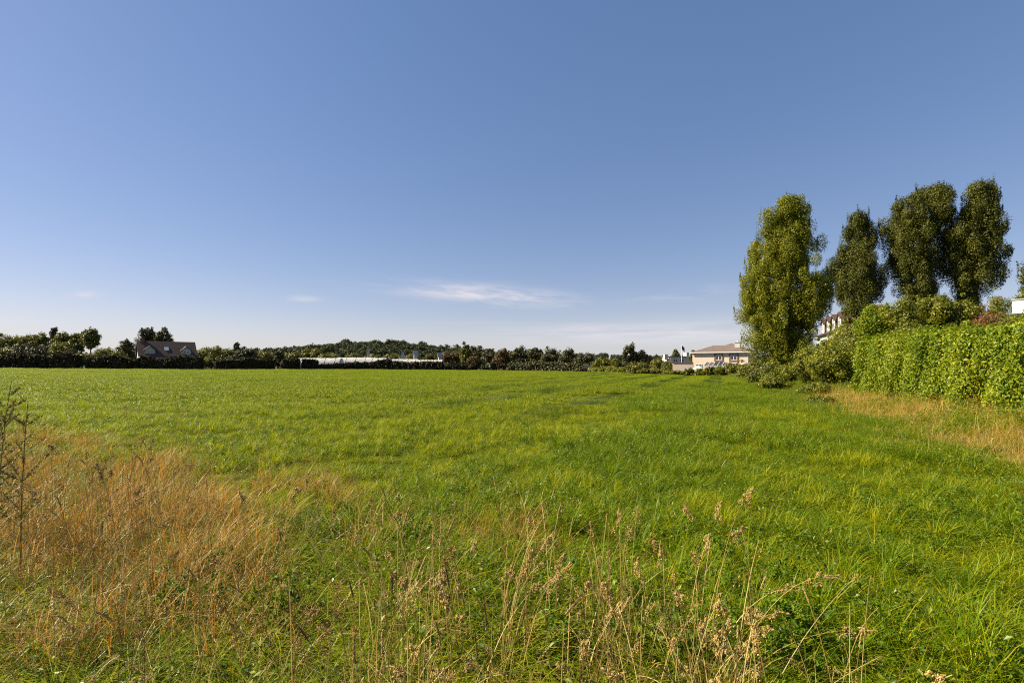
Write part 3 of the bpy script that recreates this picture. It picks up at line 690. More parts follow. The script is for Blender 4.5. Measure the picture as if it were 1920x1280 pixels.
tree('pine_tree', 'dark conifer cut by the right edge of the view', [(478, 1930, 1950), (500, 1911, 1975), (520, 1915, 1980), (545, 1905, 1985), (560, 1920, 1975)], 40, mat='poplar_dark', n_cl=90, n_leaf=110, leaf=.18, seed=19, trunk_r=.25, limbs=14)


def bush(name, label, px, wpx, ytop, Y, mat='bush', leaf=None, cat='bush', group=None, seed=None, ybase=None, lobes=None, dens=1.0, tall=False, ck=1.0, depth=0.8, root_z=None, top_flat=0.75):
    """round bush: lobes of leaf clumps over short stems; tall=True adds a visible trunk"""
    seed = seed or abs(int(px * 7 + ytop * 13 + Y)); rng = np.random.default_rng(seed)
    X = at(px, Y); z0 = gzf(X, Y) - 0.05 if root_z is None else root_z
    zt = EYE + (HY - ytop) / F_ * Y; zb = z0 if ybase is None else EYE + (HY - ybase) / F_ * Y
    H = max(zt - zb, .4); rx = wpx / 2 / F_ * Y; leaf = (leaf or max(0.09, Y * 0.0034)) * (.78 if Y < 50 else 1)
    cr = np.clip(min(rx, H) * .32, .22, 2.6) * ck
    vol = rx * rx * depth * H; n = int(np.clip(9 * vol / cr ** 3 * .10 + 14, 14, 150) * dens)
    q = rng.normal(0, 1, (n, 3)); q /= np.linalg.norm(q, axis=1, keepdims=True); q *= rng.uniform(.35, 1, n)[:, None] ** .6
    P = np.stack([q[:, 0] * max(rx - cr * .7, .05), q[:, 1] * max(rx - cr * .7, .05) * depth, H * .5 + q[:, 2] * max(H * .5 - cr * .6, .05)], 1)
    low = P[:, 2] < H * .5; P[low, 0] *= 1.08; P[:, 2] += zb - z0
    ra = cr * rng.uniform(.6, 1.2, n); RX = np.stack([ra, ra, ra * .9], 1)
    npl = int(np.clip(17 * (cr / leaf) ** 2, 40, 650))
    root = empty(name, (X, Y, z0)); tag(root, label, cat, group)
    a = Acc(); leaves(a, P, RX, npl, leaf, rng, 0, (0, 1), shell=.4)
    k = rng.choice(n, n // 2 + 1); o_ = q[k] * np.array([1, 1, 1.2]) + np.array([0, 0, .5]); o_ *= (ra[k] * rng.uniform(.6, 1.1, len(k)) * (1 if Y < 60 else .6))[:, None]
    leaves(a, P[k] + o_, RX[k] * .35, max(6, npl // 8), leaf, rng, 0, (0.2, 1), shell=.1)
    a.obj('crown' if tall else 'foliage', M[mat], root)
    ns = 1 if tall else (3 if Y < 50 else 1)
    for s_ in range(ns):
        t_ = Acc()
        b = rng.normal(0, .12 * rx, 2) if not tall else (0, 0); tr = (0.035 * H if tall else .02 * H) + .02
        t_.tube(np.array([(b[0], b[1], -.05), (b[0] * 1.5, b[1], H * .3), (b[0] * 2.2, b[1] * 2, (zb - z0) + H * .55)]), [tr, tr * .8, tr * .3], 6)
        for l in range(4):
            c_ = P[rng.integers(0, n)]; st = np.array([b[0] * 1.5, b[1], (zb - z0) * .8 + H * .2]); t_.tube(bez(st, st * .5 + c_ * .5, c_, 4), np.linspace(tr * .5, .015, 4), 4)
        t_.obj('trunk' if tall else 'stem', M['bark'], root)
    return root


def hedge(name, label, path, width, ztop, mat, leaf, per_m2, cat='hedge', group=None, seed=2, bump=.12, zbot=0.05, tone=(0, 1), stems=True, tv=0.0):
    """clipped hedge along a ground path: leaves over a box-like skin, plus stems"""
    rng = np.random.default_rng(seed); path = np.array(path, float)
    seg = np.diff(path, axis=0); sl = np.linalg.norm(seg, axis=1); L = sl.sum(); cum = np.concatenate([[0], np.cumsum(sl)])
    x0, y0 = path.mean(0); g0 = gzf(x0, y0); root = empty(name, (x0, y0, g0 - .05)); tag(root, label, cat, group)
    zt = ztop - g0; H = zt - zbot; a = Acc()
    for part, area in (('face', 2 * L * H), ('top', L * width), ('end', 2 * width * H)):
        n = int(area * per_m2); u_ = rng.uniform(0, L, n); q = rng.uniform(-1, 1, n); zz = rng.uniform(0, 1, n)
        side = rng.choice([-1.0, 1.0], n)
        if part == 'face': lat, zl = side, zz
        elif part == 'top': lat, zl = q, np.ones(n)
        else: lat, zl = q, zz; u_ = np.where(side > 0, L, 0.0)
        wob = (sat_noise(u_ * 1.0 + side * 5, zl * H * .6, 2.6, seed) + sat_noise(u_ + side * 7, zl * H * .5, 9.0, seed + 9) - 1.) * bump * 1.3 + rng.normal(0, bump * .35, n) - np.abs(rng.normal(0, bump * .6, n))
        rnd = 1 - 0.12 * (zl > .9)
        i = np.clip(np.searchsorted(cum, u_, side='right') - 1, 0, len(sl) - 1); tt = (u_ - cum[i]) / sl[i]
        b = path[i] + seg[i] * tt[:, None]; nr = np.stack([-seg[i, 1], seg[i, 0]], 1) / sl[i][:, None]; tg = seg[i] / sl[i][:, None]
        lat_m = lat * width / 2 * rnd
        if part == 'face': lat_m = lat_m + lat * wob; hz = zbot + zl * H; ex = np.zeros(n); NN = np.column_stack([nr * lat[:, None], np.full(n, .25)])
        elif part == 'top': hz = zbot + H + wob * 1.1; ex = np.zeros(n); NN = np.column_stack([nr * 0, np.ones(n)])
        else: hz = zbot + zl * H; ex = np.where(side > 0, wob, -wob); NN = np.column_stack([tg * side[:, None], np.full(n, .25)])
        hz = zbot + (hz - zbot) * (1 + (tv * (sat_noise(u_ * .45, u_ * 0, 1.6, seed + 3) - .5) if tv else 0))
        Pn = np.column_stack([b + nr * lat_m[:, None] + tg * ex[:, None] - np.array([x0, y0]), hz + 0.05])
        NN = NN + rng.normal(0, .55, (n, 3)); NN /= np.linalg.norm(NN, axis=1, keepdims=True)
        D = rng.normal(0, 1, (n, 3)) + np.array([0, 0, .5]); D -= NN * (D * NN).sum(1, keepdims=True); D /= np.linalg.norm(D, axis=1, keepdims=True); E = np.cross(NN, D)
        s_ = (leaf * rng.uniform(.6, 1.3, n))[:, None]
        V = np.stack([Pn - D * s_ * .5, Pn + E * s_ * .3 + NN * s_ * .07, Pn + D * s_ * .5, Pn - E * s_ * .3 + NN * s_ * .07], 1)
        tn = np.clip(rng.uniform(tone[0], tone[1], n) * .8 + .2 * sat_noise(u_, hz, 3.0, seed + 1), 0, 1)
        a.add(V, np.arange(n * 4).reshape(-1, 4), tn)
    if not stems:
        bpy.data.objects.remove(root); o = a.obj(name, M[mat]); o.location = (x0, y0, g0 - .05)
        return tag(o, label, cat, group)
    a.obj('foliage', M[mat], root)
    ns = max(3, int(L * .9))
    for k in range(ns):
        t_ = Acc()
        u_ = (k + .5) / ns * L; i = min(np.searchsorted(cum, u_, side='right') - 1, len(sl) - 1); b = path[i] + seg[i] * (u_ - cum[i]) / sl[i] - np.array([x0, y0]) + rng.normal(0, .08, 2)
        for l in range(3):
            t_.tube([(b[0], b[1], 0), (b[0] + rng.normal(0, .1), b[1] + rng.normal(0, .1), H * .5), (b[0] + rng.normal(0, .3), b[1] + rng.normal(0, .2), H * .93)], [.035, .025, .01], 5)
        t_.obj('stem', M['bark'], root)
    return root


hedge('clipped_hedge', 'bright yellow green clipped hedge with glossy leaves along the right edge', [(10.2, 5.0), (11.25, 8.5), (12.6, 13), (14.6, 19.6)], 1.3, 2.52, 'hedge', 0.078, 1500, seed=4, bump=.21, zbot=.0)

B = bush
B('shrub', 'broad leafy green shrub filling the corner at the far end of the clipped hedge', 1585, 150, 628, 26, 'bush', leaf=.13, seed=51, dens=1.5)
B('shrub', 'low rounded green shrub at the foot of the leftmost poplar', 1525, 85, 640, 31, 'bush', leaf=.14, seed=52)
B('shrub', 'spreading bush below the dormer windows of the hidden house', 1598, 130, 600, 33, 'bush', leaf=.15, seed=53, dens=1.3)
B('shrub', 'yellowish sapling rising in front of the slender poplar trunk', 1650, 95, 562, 30, 'hedge', leaf=.14, seed=54, dens=1.2)
B('shrub', 'leafy yellow green sapling between the slender poplar and the wide one', 1690, 80, 552, 29, 'bush', leaf=.14, seed=55, dens=1.2)
B('sycamore_tree', 'leafy young sycamore in front of the two dark right hand poplars', 1752, 110, 538, 30, 'bush', leaf=.16, seed=56, cat='tree', dens=1.4, tall=True)
B('shrub', 'mid green shrub rising behind the clipped hedge under the rightmost poplar', 1815, 80, 562, 29, 'bush', leaf=.14, seed=57)
B('shrub', 'pale feathery shrub left of the white fascia board', 1868, 75, 553, 28, 'bramble', leaf=.11, seed=58, dens=1.2)
B('shrub', 'reddish brown shrub showing just above the clipped hedge', 1850, 100, 586, 20.5, 'redbush', leaf=.09, seed=59, dens=1.3)
B('shrub', 'olive shrub spreading below the white fascia board', 1905, 110, 586, 22, 'bramble', leaf=.10, seed=60, dens=1.2)
B('shrub', 'dense green shrub behind the middle of the clipped hedge', 1725, 120, 592, 23, 'bush', leaf=.12, seed=61, dens=1.3)
B('shrub', 'yellow leaved bush above the white board at the right edge', 1918, 50, 546, 33, 'hedge', leaf=.14, seed=62)
B('bramble', 'bramble thicket under the leftmost poplar beside the field edge', 1425, 85, 676, 42, 'bramble', leaf=.17, seed=63, dens=1.2)
B('bramble', 'leafy undergrowth right of the bramble thicket under the big poplar', 1475, 85, 686, 36, 'bush', leaf=.15, seed=64)
B('bramble', 'low bramble mound where the bank meets the poplar shade', 1452, 66, 705, 30, 'bush', leaf=.12, seed=65)
B('bramble', 'low tangle of brambles beside the dry bank', 1532, 70, 716, 23, 'bush', leaf=.09, seed=66)
o = B('bindweed', 'low leafy clump with white flowers at the edge of the dry bank', 1535, 62, 738, 18.5, 'bush', leaf=.08, cat='plant', seed=67)
rng = np.random.default_rng(5)
for (fx, fz) in ((-.58, .32), (-.45, .2), (-.1, .42), (.1, .15)):
    a = Acc(); n = 8; an = np.arange(n) * 2 * math.pi / n
    V = np.vstack([[(0, 0, 0)], np.stack([.055 * np.cos(an), np.full(n, -.03) + .01 * np.cos(an * 3), .055 * np.sin(an)], 1)])
    V += np.array([fx, -.52, fz]); a.add(V, [(0, 1 + q, 1 + (q + 1) % n) for q in range(n)]); a.obj('flower', M['flower'], o)

# hazy list of bushes on the right hand side of the far edge
for i, (px, wp, yt, Y, mt, lb) in enumerate([
    (1292, 26, 690, 78, 'bramble', 'small pale bush left of the parasol'),
    (1312, 26, 691, 77, 'bush', 'low green bush directly below the parasol'),
    (1331, 26, 686, 76, 'olive', 'dark rounded bush below the left end of the conservatory roof'),
    (1353, 30, 685, 74, 'bush', 'bright bush below the conservatory roof'),
    (1376, 42, 679, 72, 'olive', 'brownish green bush below the right hand house window'),
    (1397, 30, 682, 66, 'bush', 'young green bush between the beige house and the big poplar')]):
    B('bush', lb, px, wp, yt, Y, mt, group='bushes in front of the beige house')


# ------------------------------------------------------------------ far hedges, bushes and trees
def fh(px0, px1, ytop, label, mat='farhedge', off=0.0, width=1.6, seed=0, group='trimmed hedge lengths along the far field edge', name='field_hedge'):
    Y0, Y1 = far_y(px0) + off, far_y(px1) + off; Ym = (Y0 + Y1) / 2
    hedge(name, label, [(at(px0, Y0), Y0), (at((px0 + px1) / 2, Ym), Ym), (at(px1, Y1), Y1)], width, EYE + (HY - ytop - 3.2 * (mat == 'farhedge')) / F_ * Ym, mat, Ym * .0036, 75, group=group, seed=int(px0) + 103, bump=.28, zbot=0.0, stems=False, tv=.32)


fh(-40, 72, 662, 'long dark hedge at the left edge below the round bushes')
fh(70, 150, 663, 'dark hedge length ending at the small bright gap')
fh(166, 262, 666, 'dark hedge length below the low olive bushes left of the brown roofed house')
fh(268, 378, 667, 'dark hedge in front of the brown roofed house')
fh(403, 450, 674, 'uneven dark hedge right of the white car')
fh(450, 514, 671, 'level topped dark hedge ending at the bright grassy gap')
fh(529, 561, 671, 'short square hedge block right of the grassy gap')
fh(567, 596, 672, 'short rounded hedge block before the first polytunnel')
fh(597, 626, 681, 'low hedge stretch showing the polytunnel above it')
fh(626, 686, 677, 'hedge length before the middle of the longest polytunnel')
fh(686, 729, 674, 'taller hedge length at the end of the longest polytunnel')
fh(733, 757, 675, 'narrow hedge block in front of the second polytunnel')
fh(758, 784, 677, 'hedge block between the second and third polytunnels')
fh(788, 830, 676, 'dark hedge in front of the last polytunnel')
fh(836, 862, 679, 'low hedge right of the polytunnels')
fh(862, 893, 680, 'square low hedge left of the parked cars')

far = [  # px, width, ytop, Y, mat, tall, label
    (22, 75, 625, 118, 'olive', 0, 'wide round olive bush at the left edge'), (52, 52, 621, 124, 'olive', 0, 'round topped bush second from the left edge'),
    (78, 34, 619, 121, 'olive', 1, 'narrow pointed tree left of the small dark round treetop'),
    (102, 22, 610, 150, 'dark', 1, 'small dark round treetop above the olive bushes'),
    (118, 44, 619, 128, 'olive', 0, 'domed bright olive bush under the dark round treetop'), (140, 36, 621, 132, 'olive', 0, 'leafy bush left of the thin tree'),
    (60, 90, 640, 110, 'dark', 0, 'low dark bush behind the long left hedge'), (118, 60, 637, 112, 'olive', 0, 'low olive bush in front of the domed one'),
    (12, 60, 648, 109, 'olive', 0, 'low bush behind the hedge at the left corner'),
    (170, 38, 614, 126, 'olive', 1, 'thin open tree with sky showing beside its trunk'),
    (195, 50, 650, 113, 'olive', 0, 'low olive bushes left of the dark tree by the house'), (222, 40, 656, 110, 'olive', 0, 'low bush before the left gable of the brown roofed house'),
    (236, 36, 632, 122, 'dark', 1, 'dark round tree touching the left gable of the brown roofed house'),
    (275, 44, 610, 140, 'dark', 1, 'left half of the tree pair behind the brown roof'), (308, 36, 611, 142, 'dark', 1, 'right hand tree of the pair behind the brown roof'),
    (298, 60, 622, 146, 'olive', 0, 'green bush between the two trees behind the brown roof'),
    (160, 50, 658, 111, 'olive', 0, 'low bush below the thin open tree'),
    (392, 62, 647, 130, 'olive', 0, 'broad olive bush right of the brown roofed house'), (425, 50, 650, 140, 'olive', 0, 'round olive bush left of the dark bushes'),
    (395, 50, 666, 116, 'olive', 0, 'low bush behind the white car gap'), (432, 50, 664, 118, 'dark', 0, 'dark low bush behind the uneven hedge'),
    (462, 50, 650, 135, 'dark', 0, 'dark bush with a peaked top above the level hedge'), (444, 16, 641, 230, 'dark', 1, 'tiny round treetop standing on the skyline'),
    (498, 50, 657, 140, 'olive', 0, 'bright low bush left of the dark rounded bush'),
    (523, 24, 653, 121, 'dark', 0, 'dark rounded bush beside the bright grassy gap'),
    (551, 50, 659, 150, 'olive', 0, 'low bush above the square hedge block'), (582, 44, 650, 165, 'olive', 1, 'bushy tree above the start of the polytunnels'),
    (615, 50, 659, 155, 'olive', 0, 'rounded bush above the longest polytunnel, left end'), (652, 54, 653, 185, 'wood_far', 0, 'pale bush halfway up the hill foot'),
    (660, 46, 661, 158, 'olive', 0, 'bush above the middle of the longest polytunnel'), (700, 46, 662, 160, 'olive', 0, 'bush left of the first small white cottage'),
    (738, 40, 660, 158, 'olive', 0, 'bush between the first and second small white cottages'), (772, 46, 663, 155, 'olive', 0, 'dark flat bush below the second small cottage'),
    (806, 36, 662, 158, 'olive', 0, 'bush left of the white gabled cottage'),
    (846, 46, 656, 140, 'brownbush', 0, 'brown tinged bush right of the white gabled cottage'), (873, 26, 640, 136, 'olive', 1, 'tall pale green tree rising above the wood edge'),
    (890, 34, 664, 126, 'brownbush', 0, 'rusty bush at the left end of the dark tree row'), (893, 44, 645, 160, 'dark', 1, 'dark tree right of the pale green one'),
    (918, 36, 652, 140, 'dark', 1, 'dark tree above the parked cars'), (944, 46, 649, 134, 'brownbush', 1, 'brown tinged tree behind the parked cars'), (975, 44, 647, 132, 'dark', 1, 'tall dark tree right of the parked cars'),
    (1003, 44, 645, 130, 'dark', 1, 'highest dark tree of the row at the field edge'), (1034, 46, 649, 126, 'dark', 1, 'dark rounded tree right of the highest one'),
    (1066, 46, 653, 121, 'dark', 1, 'dark round tree above the field corner'), (1094, 44, 657, 118, 'dark', 1, 'last dark tree of the row, sloping down to the right'),
    (1130, 48, 668, 108, 'olive', 0, 'sunny bush at the right end of the dark tree row'), (1156, 36, 671, 104, 'olive', 0, 'rounded bush left of the tall dark ivy tree'),
    (1179, 30, 638, 100, 'dark', 1, 'tall dark ivy covered tree standing alone above the bushes'), (1204, 40, 655, 100, 'dark', 0, 'dark lower mass on the right side of the ivy covered tree'),
    (1198, 48, 677, 92, 'olive', 0, 'grey green bush at the foot of the ivy covered tree'), (1232, 42, 672, 92, 'olive', 0, 'bush with brownish top left of the low beige annex'),
    (1252, 30, 676, 88, 'bramble', 0, 'pale bush touching the left side of the low beige annex'), (1218, 50, 690, 86, 'olive', 0, 'low bush on the field edge left of the annex'), (1265, 40, 694, 82, 'bush', 0, 'low green bush at the foot of the annex wall'),
    (1267, 17, 654, 150, 'olive', 1, 'small round tree behind the white flat building'), (1300, 14, 655, 118, 'olive', 1, 'narrow tree just behind the left corner of the beige house'),
]
for (px, wp, yt, Y, mt, tl, lb) in far:
    g_ = 'dark trees in a row at the field edge' if (mt in ('dark', 'brownbush') and 900 < px < 1110) else None
    B('tree' if tl else 'bush', lb, px, wp, yt, Y, mt, leaf=Y * .0030, tall=bool(tl), cat='tree' if tl else 'bush', group=g_, ybase=(yt + 688) / 2 + 8 if px == 170 else None)
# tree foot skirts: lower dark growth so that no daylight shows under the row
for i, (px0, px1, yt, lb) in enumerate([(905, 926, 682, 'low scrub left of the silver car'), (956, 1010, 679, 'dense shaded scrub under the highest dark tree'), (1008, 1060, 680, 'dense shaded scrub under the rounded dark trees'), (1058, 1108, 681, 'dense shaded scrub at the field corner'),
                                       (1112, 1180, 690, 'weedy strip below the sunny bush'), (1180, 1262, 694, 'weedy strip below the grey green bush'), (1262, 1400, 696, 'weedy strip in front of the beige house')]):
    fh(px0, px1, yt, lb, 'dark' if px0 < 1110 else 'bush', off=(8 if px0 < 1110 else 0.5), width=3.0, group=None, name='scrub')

# far wood on the hill: stuff
kinds = []
for k in range(6):
    a = Acc(); n = 26; q = rg.normal(0, 1, (n, 3)); q /= np.linalg.norm(q, axis=1, keepdims=True)
    leaves(a, q * np.array([2.8, 2.8, 2.6]) + np.array([0, 0, 4.6]), np.full((n, 3), 1.5), 26, 1.05, rg, 0, shell=.5)
    a.tube([(0, 0, -1), (0, 0, 4)], [.35, .2], 5, 1)
    kinds.append(a.obj('wood_%d' % k, [M['wood_far'], M['bark']], link=False))
n = 2600; x = rg.uniform(-260, 60, n); y = rg.uniform(360, 600, n)
k1 = (gz(x, y) > 3.4)
x2, y2 = rg.uniform(-420, 560, 900), rg.uniform(640, 760, 900)
X_ = np.concatenate([x[k1], x2]); Y_ = np.concatenate([y[k1], y2])
scatter('far_woodland', np.column_stack([X_, Y_, gz(X_, Y_)]), rg.uniform(0, 6.28, len(X_)), rg.uniform(.6, 1.25, len(X_)) * np.where(rg.uniform(0, 1, len(X_)) > .93, 1.35, 1), rg.integers(0, 6, len(X_)), kinds,
        'dark wooded hill on the skyline left of centre', 'woodland')
# field scrub filling the middle distance behind the hedges
n = 700; x = rg.uniform(-330, 140, n); y = rg.uniform(190, 330, n)
px = 960 + x / y * F_; k = (px > 360) & (px < 1120)
x, y = x[k], y[k]
scatter('hedgerow_scrub', np.column_stack([x, y, gz(x, y) - 1.0]), rg.uniform(0, 6.28, len(x)), rg.uniform(.45, .85, len(x)), rg.integers(0, 6, len(x)), [o.copy() for o in kinds],
        'distant hedgerow scrub between the polytunnels and the wooded hill', 'scrub')


# ------------------------------------------------------------------ buildings
def window(root, x, y, z, w_, h_, frame='paint', surround=None, rz=0.0, cross=True, parent=None):
    """window on a wall facing -y (local) centred at x, base z"""
    e = Acc(); f = 0.07
    e.box(x - w_ / 2, x + w_ / 2, y - .05, y, z, z + f); e.box(x - w_ / 2, x + w_ / 2, y - .05, y, z + h_ - f, z + h_)
    e.box(x - w_ / 2, x - w_ / 2 + f, y - .05, y, z + f, z + h_ - f); e.box(x + w_ / 2 - f, x + w_ / 2, y - .05, y, z + f, z + h_ - f)
    if cross:
        e.box(x - .05, x + .05, y - .055, y, z + f, z + h_ - f); e.box(x - w_ / 2 + f, x - .05, y - .052, y, z + h_ * .68, z + h_ * .68 + .07); e.box(x + .05, x + w_ / 2 - f, y - .052, y, z + h_ * .68, z + h_ * .68 + .07)
    wo = e.obj('window', M[frame], root)
    Acc().box(x - w_ / 2 + f, x + w_ / 2 - f, y - .02, y + .02, z + f, z + h_ - f).obj('pane', M['glass'], wo)
    if surround:
        s_ = Acc(); g_ = .22
        s_.box(x - w_ / 2 - g_, x - w_ / 2, y - .08, y, z - g_, z + h_ + g_); s_.box(x + w_ / 2, x + w_ / 2 + g_, y - .08, y, z - g_, z + h_ + g_)
        s_.box(x - w_ / 2, x + w_ / 2, y - .08, y, z - g_, z); s_.box(x - w_ / 2, x + w_ / 2, y - .08, y, z + h_, z + h_ + g_)
        s_.obj('surround', M[surround], wo)
    return wo


def hip_roof(x0, x1, y0, y1, z0, h, rx0, rx1, ov=.35):
    a = Acc(); ym = (y0 + y1) / 2
    V = [(x0 - ov, y0 - ov, z0), (x1 + ov, y0 - ov, z0), (x1 + ov, y1 + ov, z0), (x0 - ov, y1 + ov, z0), (rx0, ym, z0 + h), (rx1, ym, z0 + h)]
    a.poly(V, [(0, 1, 5, 4), (2, 3, 4, 5)]); a.poly(V, [(1, 2, 5), (3, 0, 4)]); a.poly(V, [(3, 2, 1, 0)])
    return a


def gable_box(a, x0, x1, y0, y1, z0, z1, zr):
    """walls with gables at x ends (ridge along x)"""
    ym = (y0 + y1) / 2
    V = [(x0, y0, z0), (x1, y0, z0), (x1, y1, z0), (x0, y1, z0), (x0, y0, z1), (x1, y0, z1), (x1, y1, z1), (x0, y1, z1), (x0, ym, zr), (x1, ym, zr)]
    a.poly(V, [(0, 1, 5, 4), (1, 2, 6, 5), (2, 3, 7, 6), (3, 0, 4, 7)]); a.poly(V, [(5, 6, 9), (7, 4, 8)]); return a


def slab_roof(x0, x1, y0, y1, z1, zr, ov=.3, th=.16):
    """two sloping slabs, ridge along x"""
    a = Acc(); ym = (y0 + y1) / 2; sl = (zr - z1) / (ym - y0)
    for sg, ya in ((-1, y0 - ov), (1, y1 + ov)):
        ze = z1 - ov * sl
        V = [(x0 - ov, ya, ze), (x1 + ov, ya, ze), (x1 + ov, ym, zr), (x0 - ov, ym, zr)]; V += [(p_[0], p_[1], p_[2] + th) for p_ in V]
        a.poly(V, [(0, 3, 2, 1), (4, 5, 6, 7), (0, 1, 5, 4), (1, 2, 6, 5), (3, 0, 4, 7)])
    return a


def gdormer(root, x, yf, zb, w_, hw, hg, dep, wall='white', roof='tile_dark', win=True):
    """gabled dormer whose face looks to -y at y=yf; ridge along y"""
    def wl():
        V = [(x - w_ / 2, yf, zb), (x + w_ / 2, yf, zb), (x + w_ / 2, yf + dep, zb), (x - w_ / 2, yf + dep, zb), (x - w_ / 2, yf, zb + hw), (x + w_ / 2, yf, zb + hw), (x + w_ / 2, yf + dep, zb + hw), (x - w_ / 2, yf + dep, zb + hw), (x, yf, zb + hw + hg), (x, yf + dep, zb + hw + hg)]
        a = Acc(); a.add(V, [(0, 1, 5, 4), (1, 2, 6, 5), (3, 0, 4, 7)]); a.mi[4][-1][1:] = 1; F3 = np.array([(4, 5, 8)]); a.f[3].append(F3 + a.n - len(V)); a.t[3].append(np.array([.5])); a.mi[3].append(np.array([0])); return a
    d = wl().obj('dormer', [M[wall], M['tile_dark']], root)
    a = Acc(); ov = .18
    for sg in (-1, 1):
        sl = hg / (w_ / 2); xe = x + sg * (w_ / 2 + ov); ze = zb + hw - ov * sl; V = [(xe, yf - ov, ze), (x, yf - ov, zb + hw + hg), (x, yf + dep, zb + hw + hg), (xe, yf + dep, ze)]; V += [(q[0], q[1], q[2] + .12) for q in V]
        F = [(0, 1, 2, 3), (4, 7, 6, 5), (0, 4, 5, 1), (3, 2, 6, 7), (0, 3, 7, 4)]
        a.poly(V, F)
    a.obj('dormer_roof', M[roof], d)
    if win: window(d, x, yf - .004, zb + .25, w_ * .62, hw * .85, parent=d)
    return d


# brown roofed house, left
Y = 110.0; Wd = 10.7; ra_ = math.radians(42); hx, hy = at(262, 108) + Wd / 2 * math.cos(ra_), 108 + Wd / 2 * math.sin(ra_); z0 = gzf(hx, hy)
h = empty('house', (hx - 3.5 * math.sin(ra_), hy + 3.5 * math.cos(ra_), z0), ra_); tag(h, 'house with dark brown tiled roof and two white gabled dormers behind the left hedge', 'house')
hw = Wd / 2; ze = EYE + (HY - 667) / F_ * Y - z0; zr = EYE + (HY - 641) / F_ * (Y + 3.5) - z0
gable_box(Acc(), -hw, hw, -3.5, 3.5, -.3, ze, zr - .1).obj('wall', M['white'], h)
rf = slab_roof(-hw, hw, -3.5, 3.5, ze, zr).obj('roof', M['tile_dark'], h)
c_ = Acc(); c_.box(-hw + .3, -hw + 1.1, -.4, .4, zr - .6, zr + .7); c_.box(-hw + .22, -hw + 1.18, -.48, .48, zr + .7, zr + .82); c_.obj('chimney', M['stone'], rf)
for dx in (-hw + 1.9, hw - 1.9):
    gdormer(h, dx, -3.1, ze + .25, 1.9, 1.1, .9, 2.6, 'grey')
s_ = (zr - ze) / 3.5; V = [(-hw + 4.7, -2.3, ze + 1.2 * s_ + .22), (-hw + 5.5, -2.3, ze + 1.2 * s_ + .22), (-hw + 5.5, -1.5, ze + 2.0 * s_ + .22), (-hw + 4.7, -1.5, ze + 2.0 * s_ + .22)]
V += [(q[0], q[1], q[2] - .1) for q in V]
Acc().poly(V, [(0, 1, 2, 3), (4, 7, 6, 5), (0, 4, 5, 1), (1, 5, 6, 2), (2, 6, 7, 3), (3, 7, 4, 0)]).obj('rooflight', M['paint'], rf)
for q in (-3.5, 0, 3.5): window(h, q, -3.504, .9, 1.4, 1.1)

# beige hipped house, right
Y = 86.0; X0, X1 = at(1299, Y), at(1404, Y); Wd = X1 - X0; xm = (X0 + X1) / 2; z0 = gzf(xm, Y) - .3
h = empty('house', (at(1349, 86.3), 86.3, z0), math.radians(-34)); tag(h, 'beige two storey house with brown hipped roof and two windows in brown surrounds', 'house')
hw = 4.65; ze = EYE + (HY - 660) / F_ * Y - z0
Acc().box(-hw, hw, 0, 8.5, -.2, ze).obj('wall', M['beige'], h)
k_ = F_ / Y
def lx(px): return (px - 1351.5) / 105.0 * 9.3
zr = EYE + (HY - 647.3) / F_ * (Y + 4.2) - z0
rf = hip_roof(-hw, hw, 0, 8.5, ze, zr - ze, lx(1330), lx(1372), .35).obj('roof', M['tile'], h)
# higher crossing hip that gives the small peak
pk = EYE + (HY - 643.8) / F_ * (Y + 5.4) - z0; cx_ = lx(1364); bw = 3.6
a = Acc(); zb = ze + .3; V = [(cx_ - bw, 1.0, zb), (cx_ + bw - .2, 1.0, zb), (cx_ + bw - .2, 9.4, zb), (cx_ - bw, 9.4, zb), (cx_, 5.4, pk)]
a.poly(V, [(0, 1, 4), (1, 2, 4), (2, 3, 4), (3, 0, 4)]).obj('peak', M['tile'], rf)
Acc().box(-hw - .42, hw + .42, -.45, -.36, ze - .12, ze + .04).obj('gutter', M['paint'], h)
cx2 = lx(1380); zc1 = EYE + (HY - 643) / F_ * (Y + 3) - z0
c_ = Acc(); c_.box(cx2 - .45, cx2 + .45, 2.6, 3.4, ze + .5, zc1); c_.box(cx2 - .52, cx2 + .52, 2.52, 3.48, zc1, zc1 + .12); c_.tube([(cx2, 3, zc1 + .12), (cx2, 3, zc1 + .45)], .14, 8); c_.obj('chimney', M['white'], rf)
for px in (1350, 1378): window(h, lx(px), -.004, EYE + (HY - 675) / F_ * Y - z0, 1.05, 1.0, surround='stone')
for px in (1312, 1392): window(h, lx(px), -.004, .9, 1.1, 1.1)
cs = Acc(); x0, x1 = lx(1327), lx(1369); zt = EYE + (HY - 679) / F_ * Y - z0; zl = EYE + (HY - 687) / F_ * (Y - 2.4) - z0
V = [(x0, -.01, zt), (x1, -.01, zt), (x1, -2.4, zl), (x0, -2.4, zl)]; V += [(q[0], q[1], q[2] - .05) for q in V]
F6 = [(0, 1, 2, 3), (4, 7, 6, 5), (0, 4, 5, 1), (1, 5, 6, 2), (2, 6, 7, 3), (3, 7, 4, 0)]
co = cs.poly(V, F6).obj('conservatory_roof', M['glass'], h)
b = Acc()
for k in range(6):
    xx = x0 + (x1 - x0) * k / 5; V = [(xx - .045, -.02, zt + .01), (xx + .045, -.02, zt + .01), (xx + .045, -2.45, zl + .01), (xx - .045, -2.45, zl + .01)]; V += [(q[0], q[1], q[2] + .09) for q in V]
    b.poly(V, [tuple(reversed(f)) for f in F6])
b.box(x0 - .1, x1 + .1, -2.55, -2.45, zl - .1, zl + .12)
for k in range(8): xx = x0 + (x1 - x0) * k / 7; b.box(xx - .06, xx + .06, -2.54, -2.44, -.1, zl - .1)
b.obj('rafter', M['sheet'], co)

